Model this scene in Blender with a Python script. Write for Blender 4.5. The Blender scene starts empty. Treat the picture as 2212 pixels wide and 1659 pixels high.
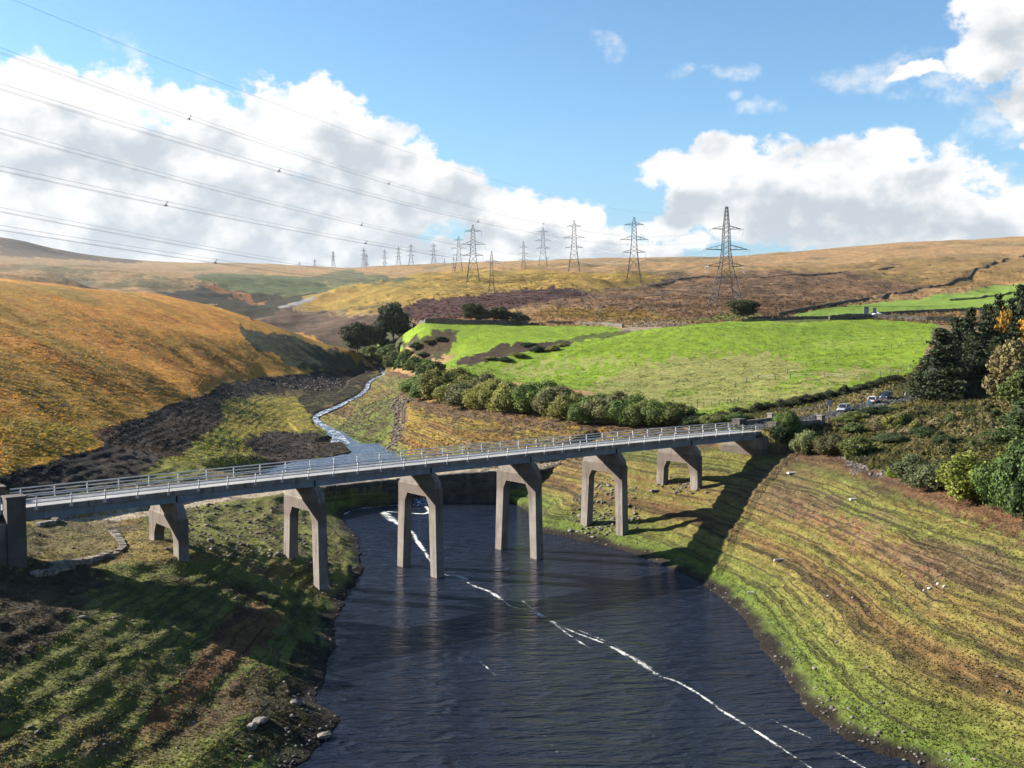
import bpy, bmesh, math, random
import numpy as np
from mathutils import Vector, Matrix
random.seed(7); rng=np.random.default_rng(11)
sc=bpy.context.scene
COL=sc.collection
# ------------------------------------------------------------------ camera
FP,CX,CY,PITCH,HC=2262.7,1106.,829.5,0.0585,31.87     # surveyed view: focal (px of a 2212 px wide frame), pitch, height over water
cam=bpy.data.cameras.new('camera'); camo=bpy.data.objects.new('camera',cam); COL.objects.link(camo)
camo.location=(0,0,HC); camo.rotation_euler=(math.pi/2-PITCH,0,0)
cam.sensor_width=36; cam.lens=FP/2212*36; cam.clip_start=1; cam.clip_end=30000
sc.camera=camo
# ------------------------------------------------------------------ sun, exposure
SUN_EL=math.radians(24.6); SUN_AZ=math.radians(165)    # azimuth measured from +x, anticlockwise: low on the left, a little ahead
sd=Vector((math.cos(SUN_EL)*math.cos(SUN_AZ),math.cos(SUN_EL)*math.sin(SUN_AZ),math.sin(SUN_EL)))
sun=bpy.data.lights.new('sun','SUN'); sun.energy=5.0; sun.angle=math.radians(.53); sun.color=(1,.93,.82)
suno=bpy.data.objects.new('sun',sun); COL.objects.link(suno)
suno.rotation_euler=sd.to_track_quat('Z','Y').to_euler(); suno.location=(-200,50,200)
sc.view_settings.view_transform='Standard'; sc.view_settings.look='None'; sc.view_settings.gamma=1
sc.view_settings.use_curve_mapping=False; sc.view_settings.exposure=1.92
SKY_STRENGTH=.050
def ray(px,py):
    x=(px-CX)/FP; y=(py-CY)/FP
    cp,sp=math.cos(PITCH),math.sin(PITCH)
    v=(x,cp-y*sp,-sp-y*cp); return (v[0]/v[1],1.0,v[2]/v[1])
# ------------------------------------------------------------------ node helpers
class NT:
    def __init__(s,tree): s.t=tree; s.n=tree.nodes; s.l=tree.links
    def new(s,ty,**kw):
        n=s.n.new(ty)
        for k,v in kw.items(): setattr(n,k,v)
        return n
    def link(s,a,b): s.l.new(a,b)
    def _in(s,sock,v):
        if v is None: return
        if isinstance(v,bpy.types.NodeSocket): s.l.new(v,sock)
        else: sock.default_value=v
    def math(s,op,a,b=None,c=None,clamp=False):
        n=s.new('ShaderNodeMath',operation=op,use_clamp=clamp); s._in(n.inputs[0],a); s._in(n.inputs[1],b); s._in(n.inputs[2],c); return n.outputs[0]
    def vmath(s,op,a,b=None):
        n=s.new('ShaderNodeVectorMath',operation=op); s._in(n.inputs[0],a); s._in(n.inputs[1],b)
        return n.outputs['Value'] if op in('DOT_PRODUCT','LENGTH','DISTANCE') else n.outputs[0]
    def noise(s,vec,scale,detail=4,rough=.55,dist=0.,dim='3D'):
        n=s.new('ShaderNodeTexNoise',noise_dimensions=dim); s._in(n.inputs['Vector'],vec); n.inputs['Scale'].default_value=scale
        n.inputs['Detail'].default_value=detail; n.inputs['Roughness'].default_value=rough; n.inputs['Distortion'].default_value=dist
        return n.outputs[0]
    def mix(s,f,a,b,mode='MIX'):
        n=s.new('ShaderNodeMix',data_type='RGBA',blend_type=mode); s._in(n.inputs[0],f); s._in(n.inputs[6],a); s._in(n.inputs[7],b); return n.outputs[2]
    def ramp(s,f,stops,interp='LINEAR'):
        n=s.new('ShaderNodeValToRGB'); s._in(n.inputs[0],f); e=n.color_ramp.elements; n.color_ramp.interpolation=interp
        while len(e)<len(stops): e.new(.5)
        for i,(p,c) in enumerate(stops): e[i].position=p; e[i].color=(c,c,c,1) if isinstance(c,(int,float)) else (*c,1)
        return n.outputs[0]
    def maprange(s,v,a,b,c=0.,d=1.,smooth=True):
        n=s.new('ShaderNodeMapRange',interpolation_type='SMOOTHSTEP' if smooth else 'LINEAR'); s._in(n.inputs[0],v)
        for i,x in zip((1,2,3,4),(a,b,c,d)): n.inputs[i].default_value=x
        return n.outputs[0]
    def comb(s,x,y,z=0.):
        n=s.new('ShaderNodeCombineXYZ'); s._in(n.inputs[0],x); s._in(n.inputs[1],y); s._in(n.inputs[2],z); return n.outputs[0]
def newmat(name):
    m=bpy.data.materials.new(name); m.use_nodes=True; t=NT(m.node_tree); b=t.n['Principled BSDF']; return m,t,b
# ------------------------------------------------------------------ world: daylight sky with cumulus
world=bpy.data.worlds.new('World'); sc.world=world; world.use_nodes=True
w=NT(world.node_tree); bg=w.n['Background']
sky=w.new('ShaderNodeTexSky'); sky.sky_type='NISHITA'; sky.sun_disc=False
sky.sun_elevation=SUN_EL; sky.sun_rotation=math.pi/2-SUN_AZ; sky.air_density=1.0; sky.dust_density=.6; sky.ozone_density=1.2; sky.altitude=300
tc=w.new('ShaderNodeTexCoord'); sep=w.new('ShaderNodeSeparateXYZ'); w.link(tc.outputs['Generated'],sep.inputs[0])
az=w.math('ARCTAN2',sep.outputs[0],sep.outputs[1]); el=w.math('ARCSINE',sep.outputs[2])
P=w.comb(az,el)
dirv=tc.outputs['Generated']
wob=w.noise(dirv,11,3,.6); wob2=w.noise(w.vmath('ADD',dirv,(5,2,1)),11,3,.6)
Pw=w.comb(w.math('MULTIPLY_ADD',w.math('SUBTRACT',wob,.5),.055,az),w.math('MULTIPLY_ADD',w.math('SUBTRACT',wob2,.5),.05,el))
#   heaps of cumulus: (x, y, rx, ry) on the surveyed frame, turned into sky directions
BL=[(60,330,230,170),(230,340,250,165),(0,470,330,150),(400,310,190,115),(330,440,300,140),(560,320,190,125),(695,245,95,70),(710,380,180,150),(560,500,260,90),(790,330,110,85),(850,440,120,110),(905,375,70,60),(960,440,90,80),(1040,470,90,55),(1120,450,65,45),(1190,495,110,60),(1255,470,55,38),(70,185,100,45),(1320,520,70,38),(1440,505,60,36),(1400,550,120,30),(1490,530,60,32),(60,500,260,110),(380,540,320,70),(760,530,250,60),(1000,540,200,45),(1230,540,160,36),
(1640,370,150,72),(1490,372,115,46),(1580,325,75,42),(1760,410,200,90),(1870,360,140,80),(1960,420,170,105),(1920,295,70,32),(2100,470,150,70),(1800,490,260,60),(2060,520,220,55),(1950,480,300,80),(1640,480,130,60),(1620,420,170,70),
(2200,50,115,95),(2120,135,70,48),(1985,160,60,18),(2240,220,70,80),(2340,100,170,190)]
WISP=[(250,100,38,40),(1312,110,44,24),(1480,145,36,16),(1590,138,70,17),(1655,213,60,24),(1592,180,22,14),(1870,165,80,30),(1960,150,110,36),(2050,170,120,60),(2150,270,90,60),(2180,400,80,60),(430,170,60,22)]
def blobs(lst,Pc,k=1.):
    acc=None
    for (x,y,rx,ry) in lst:
        d=ray(x,y); n=math.sqrt(d[0]**2+1+d[2]**2); a=math.atan2(d[0],1); e=math.asin(d[2]/n)
        v=w.vmath('MULTIPLY',w.vmath('SUBTRACT',Pc,(a,e,0)),(FP/rx*k,FP/ry*k,0))
        q=w.math('SUBTRACT',1.,w.vmath('DOT_PRODUCT',v,v))
        acc=q if acc is None else w.math('SMOOTH_MAX',acc,q,.25)
    return acc
core=blobs(BL,Pw)
#   elsewhere in the sky: scattered fair-weather cumulus of the same kind
el_c=w.math('MAXIMUM',sep.outputs[2],.04)
planar=w.vmath('DIVIDE',dirv,w.comb(el_c,el_c,el_c))
far=w.maprange(w.noise(planar,.55,3,.5),.62,.86,-1.2,.9,False)
away=w.maprange(w.math('ABSOLUTE',az),.56,.75)
away=w.math('MAXIMUM',away,w.maprange(el,.46,.62))
core=w.math('MAXIMUM',core,w.math('ADD',w.math('MULTIPLY',far,away),w.math('MULTIPLY_ADD',away,2.,-2.)))
sq=w.vmath('MULTIPLY',dirv,(1,1,1.35))
fb=w.noise(sq,22,8,.62)
bn=w.noise(w.vmath('ADD',sq,(3,1,4)),13,1,.4)
puff=w.math('SUBTRACT',w.math('ABSOLUTE',w.math('MULTIPLY_ADD',bn,4.,-2.)),.45)
field=w.math('ADD',core,w.math('ADD',w.math('MULTIPLY',w.math('SUBTRACT',fb,.5),2.5),w.math('MULTIPLY',puff,.6)))
field=w.math('ADD',field,w.math('MULTIPLY',w.math('SUBTRACT',w.noise(sq,85,4,.65),.5),1.1))
dens=w.maprange(field,-.16,.36)
wf=w.math('ADD',blobs(WISP,Pw),w.math('ADD',w.math('MULTIPLY',w.math('SUBTRACT',fb,.5),5.2),w.math('MULTIPLY',w.math('SUBTRACT',w.noise(sq,60,4,.65),.5),2.5)))
wd=w.math('MULTIPLY',w.maprange(wf,.0,1.9),.6)
dens=w.math('MAXIMUM',dens,wd)
#   thickness of the heap decides how grey it is; its sunward (upper left) lumps are bright
offs=w.vmath('ADD',sq,(-.030*1,0.0,.034))
fb_s=w.noise(offs,20,5,.55)
fbl=w.noise(sq,20,5,.55)
relief=w.math('SUBTRACT',fbl,fb_s)
Psh=w.vmath('ADD',Pw,(-.022,.034,0))
thick=w.maprange(w.math('ADD',blobs(BL,Psh),w.math('ADD',w.math('MULTIPLY',w.math('SUBTRACT',fb,.5),1.3),w.math('MULTIPLY',puff,.35))),-.35,.95)
low=w.maprange(el,.30,.03)
grey=w.math('SUBTRACT',w.math('MULTIPLY',thick,w.math('MULTIPLY_ADD',low,.35,.55)),w.math('MULTIPLY',relief,2.6))
glow=w.maprange(az,.1,-.60,0.,.24,False)
grey=w.math('SUBTRACT',grey,glow,clamp=True)
cc=w.ramp(grey,[(0,(1.06,1.05,1.03)),(.35,(.92,.93,.94)),(.7,(.73,.77,.80)),(1,(.60,.655,.715))])
cb=w.mix(1.,cc,(5.2,5.25,5.3,1),'MULTIPLY')
#   blue from the sky model, tinted, with a pale horizon band mixed in
skyc=w.mix(1.,sky.outputs[0],(.66,.90,1.05,1),'MULTIPLY')
skyc=w.mix(w.maprange(el,.20,.0,0.,.85),skyc,(1.9,3.0,4.0,1))
col=w.mix(dens,skyc,cb)
w.link(col,bg.inputs[0]); bg.inputs[1].default_value=SKY_STRENGTH
# ------------------------------------------------------------------ object helpers
def tag(o,label=None,cat=None,group=None,kind=None):
    if label: o['label']=label
    if cat: o['category']=cat
    if group: o['group']=group
    if kind: o['kind']=kind
    return o
def link(o,parent=None):
    COL.objects.link(o)
    if parent is not None: o.parent=parent
    return o
def mesh_np(name,co,faces,mats=(),smooth=False,col=None,mi=None):
    """co (n,3); faces (m,k) array with k = 3 or 4"""
    me=bpy.data.meshes.new(name); co=np.asarray(co,np.float32); faces=np.asarray(faces,np.int32)
    me.vertices.add(len(co)); me.vertices.foreach_set('co',co.ravel())
    m,k=faces.shape; me.loops.add(m*k); me.loops.foreach_set('vertex_index',faces.ravel())
    me.polygons.add(m); me.polygons.foreach_set('loop_start',np.arange(0,m*k,k,dtype=np.int32))
    if smooth: me.polygons.foreach_set('use_smooth',np.ones(m,bool))
    for x in mats: me.materials.append(x)
    if mi is not None: me.polygons.foreach_set('material_index',np.asarray(mi,np.int32))
    if col is not None:
        at=me.color_attributes.new('Col','FLOAT_COLOR','POINT'); c=np.ones((len(co),4),np.float32); c[:,:3]=col; at.data.foreach_set('color',c.ravel())
    me.update(calc_edges=True); me.validate(); return me
class MB:
    """collects simple solids; build() links them as ONE mesh"""
    def __init__(s): s.v=[]; s.f=[]
    def add(s,vs,fs):
        n=len(s.v); s.v+= [tuple(v) for v in vs]; s.f+= [tuple(i+n for i in f) for f in fs]
    def hexa(s,p): # 8 pts: bottom 4 ccw, top 4 ccw
        s.add(p,[(3,2,1,0),(4,5,6,7),(0,1,5,4),(1,2,6,5),(2,3,7,6),(3,0,4,7)])
    def box(s,x0,x1,y0,y1,z0,z1): s.hexa([(x0,y0,z0),(x1,y0,z0),(x1,y1,z0),(x0,y1,z0),(x0,y0,z1),(x1,y0,z1),(x1,y1,z1),(x0,y1,z1)])
    def bar(s,a,b,w,h=None,n=4):
        a=Vector(a); b=Vector(b); d=(b-a).normalized(); h=h or w
        up=Vector((0,0,1)) if abs(d.z)<.95 else Vector((1,0,0))
        x=d.cross(up).normalized(); y=x.cross(d)
        if n==4: ring=[(-.5,-.5),(.5,-.5),(.5,.5),(-.5,.5)]
        else: ring=[(.5*math.cos(2*math.pi*i/n),.5*math.sin(2*math.pi*i/n)) for i in range(n)]
        vs=[a+x*(p*w)+y*(q*h) for p,q in ring]+[b+x*(p*w)+y*(q*h) for p,q in ring]
        fs=[tuple(range(n))[::-1],tuple(range(n,2*n))]+[(i,(i+1)%n,n+(i+1)%n,n+i) for i in range(n)]
        s.add(vs,fs)
    def tube(s,pts,w,n=6):
        for a,b in zip(pts[:-1],pts[1:]): s.bar(a,b,w,w,n)
    def prism(s,poly,y0,y1): # poly in xz, extruded along y
        n=len(poly); vs=[(x,y0,z) for x,z in poly]+[(x,y1,z) for x,z in poly]
        s.add(vs,[tuple(range(n)),tuple(range(2*n-1,n-1,-1))]+[(i,n+i,n+(i+1)%n,(i+1)%n) for i in range(n)])
    def mesh(s,name,m,smooth=False):
        me=bpy.data.meshes.new(name); me.from_pydata(s.v,[],s.f)
        for x in (m if isinstance(m,(list,tuple)) else [m]): me.materials.append(x)
        if smooth: me.polygons.foreach_set('use_smooth',[True]*len(me.polygons))
        me.update(); return me
    def build(s,name,m,parent=None,smooth=False,bevel=0.):
        o=bpy.data.objects.new(name,s.mesh(name,m,smooth)); link(o,parent)
        if bevel:
            b=o.modifiers.new('bevel','BEVEL'); b.width=bevel; b.segments=1; b.limit_method='ANGLE'
        return o
def empty(name,loc=(0,0,0),rz=0.,s=1.):
    o=bpy.data.objects.new(name,None); link(o); o.location=loc; o.rotation_euler=(0,0,rz); o.scale=(s,s,s); o.empty_display_size=.5; return o
def copy_tree(o,parent=None):
    c=o.copy(); COL.objects.link(c)
    if parent is not None: c.parent=parent
    for ch in o.children: copy_tree(ch,c)
    return c
# ------------------------------------------------------------------ numpy value noise
def _h(ix,iy,seed):
    n=(ix.astype(np.int64)*374761393+iy.astype(np.int64)*668265263+seed*1442695041)&0xffffffff
    n=((n^(n>>13))*1274126177)&0xffffffff
    return ((n^(n>>16))&0xffffff)/float(0xffffff)
def vn(x,y,seed=0):
    ix=np.floor(x).astype(np.int64); iy=np.floor(y).astype(np.int64); fx=x-ix; fy=y-iy
    fx=fx*fx*(3-2*fx); fy=fy*fy*(3-2*fy)
    return (_h(ix,iy,seed)*(1-fx)+_h(ix+1,iy,seed)*fx)*(1-fy)+(_h(ix,iy+1,seed)*(1-fx)+_h(ix+1,iy+1,seed)*fx)*fy
def fbm(x,y,seed=0,oct=4,g=.5):
    a=1.;s=0.;t=0.
    for i in range(oct):
        s=s+a*vn(x*2**i+17.3*i,y*2**i-9.1*i,seed+i*13); t+=a; a*=g
    return s/t
def sstep(a,b,x): 
    t=np.clip((x-a)/(b-a),0,1); return t*t*(3-2*t)
# ================================================================== terrain heights: thin-plate surface through surveyed points
def PZ(px,py,z):
    d=ray(px,py); s=(z-HC)/d[2]; return (d[0]*s,s,z)
def PY(px,py,Y):
    d=ray(px,py); return (d[0]*Y,Y,HC+d[2]*Y)
ctl=[]
for p in [(640,1659),(690,1615),(734,1555),(677,1508),(702,1468),(727,1396),(724,1345),(742,1305),(784,1230),(774,1163),(738,1120),(760,1101),(789,1095)]: ctl.append(PZ(*p,0))
for p in [(1142,1106),(1175,1150),(1240,1165),(1350,1190),(1440,1225),(1530,1270),(1600,1330),(1680,1440),(1740,1530),(1830,1600),(2000,1659)]: ctl.append(PZ(*p,0))
for p in [(0,1030),(225,960),(345,880),(460,840),(620,810),(720,800),(800,792),(890,850),(960,868),(1100,890),(1250,908),(1480,925),(1720,960),(1960,1030),(2100,1070),(2212,1100)]: ctl.append(PZ(*p,11.5))
for p in [(-58,98,11.5),(-57,80,11.5),(-56,60,11.5),(-56,40,11.5),(-56,0,11.5),(-20,55,-1),(-20,30,-1),(-22,0,0),(60,85,11.5),(66,50,11.5),(75,10,11.5),(33,60,0),(38,40,0),(45,10,0),
  (0,50,-6),(10,90,-6),(0,120,-5),(0,20,-7),(0,150,-4),(-50,102,8.8),(-37,112,7.6),(-24.5,118.5,2.0),(-27,125,3.3),(-41,116,7.6),(15,152.5,.8),(11,158,.9),(26.3,163,6.0),(22.5,168,6.1),(39,174,10.3),(47,168,11.2),
  (-75,102,14.5),(-75,60,16),(-75,20,16),(-110,100,22),(-110,0,22),(-200,50,40),(90,150,16.5),(120,150,21),(110,100,20),(150,100,28),(100,50,20),(100,215,18.5),(130,230,24),(220,100,40),(220,10,40),(200,300,40),(85,120,15.5),
  (61,196,14.6),(71,210,15.3),(77.4,217,15.8),(50,186,14.0),(84,223,16.3),(-40,-100,-2),(80,-100,5),(-300,-100,60),(300,-100,60),(0,-200,-3)]: ctl.append(p)
# pool & stream
STREAM=[(729,940,1.35,20),(712,928,1.5,22),(690,914,2.0,16),(682,902,2.6,10),(700,890,3.2,18),(730,878,4.0,14),(752,866,4.8,9),(775,855,5.4,10),(792,840,6.2,9),(797,826,7.2,7),(815,815,8.2,9),(830,809,8.9,7),(823,799,10,6),(820,793,10.6,4)]
for p in STREAM: ctl.append(PZ(p[0],p[1],p[2]-.2))
for p in [(700,1000,.8),(790,975,.8),(650,1000,1.2),(560,985,2.6),(600,940,3.),(680,950,2.4),(400,990,6),(300,1020,8.5),(520,990,4.5),(560,900,5),(600,860,6.2),(480,870,9.3),(640,880,4.2),(400,930,8.5),(180,1040,9),
  (760,900,3.8),(800,870,5.6),(850,900,6.0),(850,955,3.6),(850,850,9),(900,950,5.3),(1000,955,6.6),(1100,930,8.5),(1300,940,9.9),(1420,945,10.6),(1000,900,9.5),(870,875,9.8),
  (430,1083,5.2),(320,1105,5.8),(230,1115,6.5),(100,1120,7.5),(1240,1010,6),(1200,1100,2.2),(1250,1080,3.2),(1400,1010,7.5),(1560,1000,8.8),(1300,1130,1.3),
  (100,1180,7.9),(230,1160,7.6),(0,1240,9),(250,1200,7.2),(500,1150,4.2),(550,1100,3.8),(700,1100,1.2),(680,1060,3)]: ctl.append(PZ(*p))
# left moor near crest & face
for p in [(-300,590,480),(0,602,520),(135,622,540),(270,632,550),(371,645,545),(473,669,530),(556,693,520),(632,718,505),(708,746,495),(771,767,487),(812,788,490),
  (-300,600,700),(0,595,740),(135,615,820),(300,610,1100),(300,585,1800),(100,570,1800),(450,600,1300),(450,640,980),(540,685,790),(600,652,1000),(680,622,1300),(600,600,1500),(700,600,1800),(660,590,2400),(400,655,900),
  (338,568,3200),(223,558,3200),(118,549,2800),(68,531,2800),(0,514,2800),(-150,508,2800),(-600,520,2800),(560,576,3200),(669,583,3200),(742,583,3000),(777,578,2600),(842,574.5,2500),(929,573,2400),(1040,568,2200),(1156,565,1750),(1272,559,1700),(1445,558,1700),(1561,556,1700),(1677,549,1800),(1774,539.5,1850),(1890,528,1900),(2006,525,1900),(2212,518,1900),(2500,512,1900),(3000,512,1900),
  (1942,813,253),(1572,894,206),(1900,780,300),(1800,720,370),(1950,700,400),(1700,800,280),(1500,780,310),(1500,860,245),(1300,820,290),(1100,820,315),(1100,790,335),(2150,700,400),(2212,640,520),(2000,655,520),(1750,680,450),(2212,560,1100),(2000,580,1000),(2400,640,600),(2212,850,240),
  (960,798,335),(1105,765,350),(1235,743.6,360),(1365,717.5,385),(1452,707,400),(1600,696,420),
  (1000,760,420),(900,720,455),(1100,730,430),(1100,702,490),(900,703,480),(1308,705,470),(970,782,400),(1200,715,450),
  (850,737,500),(775,760,500),(860,780,450),(700,735,560),(620,700,650),(556,690,740),(640,662,850),(800,690,600),(870,670,640),(900,650,700),(1000,640,680),(734,621,1000),(842,600.5,1150),(1038,585,1300),(900,620,900),(1000,610,900),(1150,605,850),(1300,640,620),(1300,600,800),(1450,650,560),(1567,668,500),(1750,650,600),(1750,600,850),(1700,570,1300),(1450,580,1150),(1062,640,650),(1200,690,520),(1400,690,500),(1240,587,1000),(1370,612,785),(680,640,900)]: ctl.append(PY(*p))
def hid(px,Y,z):
    d=ray(px,0); ctl.append((d[0]*Y,Y,z))
for a in [(0,610,50),(135,630,48),(270,640,46),(371,640,42),(473,620,34),(632,560,24),(556,610,29),(0,330,33),(0,230,22.5),(270,400,31),(270,300,19.5),(473,430,25.5),(371,440,31),(135,360,31),(135,260,21),(1235,385,22),(1105,372,18.5),(960,355,15),(1365,405,27.2),(800,480,10.8),(930,540,31.5),(900,540,30),(930,485,31.),(860,545,26),(1000,540,33),(960,465,29),(870,510,25.5),(830,550,23),(930,610,38),(860,620,34.5),
  (0,6000,60),(600,6000,60),(1100,6000,60),(1700,5000,60),(2212,5000,60),(300,4200,140),(900,3300,100),(1300,2600,90),(1800,2800,110),(2300,2800,120),(-500,5000,60),(3000,4500,60),(700,4200,120),(0,3800,150),(1040,3200,120),
  (-1500,400,80),(-1500,1500,150),(3500,400,60),(3500,1000,120),(-5000,300,120),(6000,300,100)]: hid(*a)
ctl=np.array(ctl)
def conv(x,y):
    r=np.hypot(x,y+0.0); return np.arctan2(x,y), np.log(np.maximum(r,8.))
A,Rr=conv(ctl[:,0],ctl[:,1]); Q=ctl[:,2]/np.maximum(np.exp(Rr),8)
def phi(d2): return d2*np.log(d2+1e-12)*.5
def fit(reg=2e-5):
    n=len(A); d2=(A[:,None]-A)**2+(Rr[:,None]-Rr)**2
    M=np.zeros((n+3,n+3)); M[:n,:n]=phi(d2)+np.eye(n)*reg; P=np.c_[np.ones(n),A,Rr]; M[:n,n:]=P; M[n:,:n]=P.T
    return np.linalg.solve(M,np.r_[Q,0,0,0])
WT=fit()
def tps(a,l):
    sh=a.shape;a=a.ravel();l=l.ravel();out=np.empty(len(a));n=len(A)
    for i in range(0,len(a),20000):
        d2=(a[i:i+20000,None]-A)**2+(l[i:i+20000,None]-Rr)**2
        out[i:i+20000]=phi(d2)@WT[:n]+WT[n]+WT[n+1]*a[i:i+20000]+WT[n+2]*l[i:i+20000]
    return (out*np.exp(l.ravel())).reshape(sh)
# regular (bearing, log range) lattice of heights, cubic upsampled where needed
LA0,LA1,LL0,LL1=-math.pi,math.pi,math.log(8.),math.log(9000.)
a_in=np.linspace(-.66,.66,331); l_in=np.linspace(LL0,LL1,421)
GZ=tps(*np.meshgrid(a_in,l_in,indexing='ij'))
def cubic(G,u,v):
    iu=np.clip(np.floor(u).astype(int),1,G.shape[0]-3); iv=np.clip(np.floor(v).astype(int),1,G.shape[1]-3); fu=np.clip(u-iu,-1,2); fv=np.clip(v-iv,-1,2)
    def wgt(t): return ((-.5*t+t*t-.5*t**3),(1-2.5*t*t+1.5*t**3),(.5*t+2*t*t-1.5*t**3),(-.5*t*t+.5*t**3))
    wu=wgt(fu); wv=wgt(fv); out=0
    for i in range(4):
        row=0
        for j in range(4): row=row+wv[j]*G[iu+i-1,iv+j-1]
        out=out+wu[i]*row
    return out
def base_h(a,l): return cubic(GZ,(a+.66)/1.32*330,(l-LL0)/(LL1-LL0)*420)
# ---- plan outlines
SHORE_L=[(640,1659),(662,1640),(690,1612),(722,1580),(734,1556),(716,1534),(690,1520),(677,1508),(690,1490),(702,1468),(706,1440),(718,1415),(727,1396),(722,1370),(724,1345),(730,1325),(742,1305),(752,1280),(772,1255),(784,1230),(779,1200),(774,1163),(752,1138),(738,1118),(745,1108),(765,1100),(789,1095),(832,1087)]
SHORE_R=[(1068,1086),(1098,1082),(1122,1094),(1142,1108),(1158,1130),(1172,1150),(1205,1158),(1240,1165),(1290,1175),(1350,1190),(1395,1205),(1440,1225),(1490,1245),(1530,1270),(1568,1300),(1600,1330),(1625,1365),(1650,1405),(1680,1440),(1705,1480),(1740,1530),(1790,1570),(1830,1600),(1900,1630),(2000,1659)]
LAKE=[PZ(x,y,0)[:2] for x,y in SHORE_L+SHORE_R]+[(36,58),(44,30),(50,0),(62,-120),(-45,-120),(-24,0),(-19,30),(-18,55)]
POOLZ=1.3
POOL=[PZ(x,y,POOLZ)[:2] for x,y in [(594,1005),(640,998),(695,990),(759,977),(745,962),(733,954),(722,946),(708,940),(712,930),(748,933),(759,944),(785,948),(809,954),(830,966),(842,974),(870,990),(900,1003),(925,1014)]]+[(-17.5,191),(-26,189),(-36,188),(-47,187),(-52,196)]
WALLP=[(696,1051,176),(760,1045,181),(832,1037,184.3),(853,1035,184.5),(954,1025,184.8),(1068,1018,185.4),(1169,1014,188),(1232,995,196),(1290,988,203)]
WALL=[PY(*p) for p in WALLP]
def pip(poly,x,y):
    inside=np.zeros(x.shape,bool); n=len(poly)
    for i in range(n):
        x0,y0=poly[i][:2]; x1,y1=poly[(i+1)%n][:2]
        if y0==y1: continue
        c=((y0>y)!=(y1>y)); inside^=c&(x<(x1-x0)*(y-y0)/(y1-y0)+x0)
    return inside
def polydist(pts,x,y,closed=False):
    best=np.full(x.shape,1e9); tt=np.zeros(x.shape); side=np.zeros(x.shape)
    n=len(pts); m=n if closed else n-1
    for i in range(m):
        x0,y0=pts[i][:2]; x1,y1=pts[(i+1)%n][:2]; dx,dy=x1-x0,y1-y0; L2=dx*dx+dy*dy+1e-12
        t=np.clip(((x-x0)*dx+(y-y0)*dy)/L2,0,1); d=np.hypot(x-x0-t*dx,y-y0-t*dy)
        k=d<best; best=np.where(k,d,best); tt=np.where(k,i+t,tt); side=np.where(k,np.sign((x-x0)*dy-(y-y0)*dx),side)
    return best,tt,side
def interp_list(vals,t): 
    vals=np.asarray(vals,float); i=np.clip(np.floor(t).astype(int),0,len(vals)-2); f=t-i; return vals[i]*(1-f)+vals[i+1]*f
STR=[PZ(p[0],p[1],p[2]) for p in STREAM]; STRW=[max(.5,p[3]*q[1]/FP) for p,q in zip(STREAM,STR)]; STRZ=[p[2] for p in STREAM]
STR=[PZ(735,960,POOLZ)]+STR; STRW=[5.]+STRW; STRZ=[POOLZ]+STRZ
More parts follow.
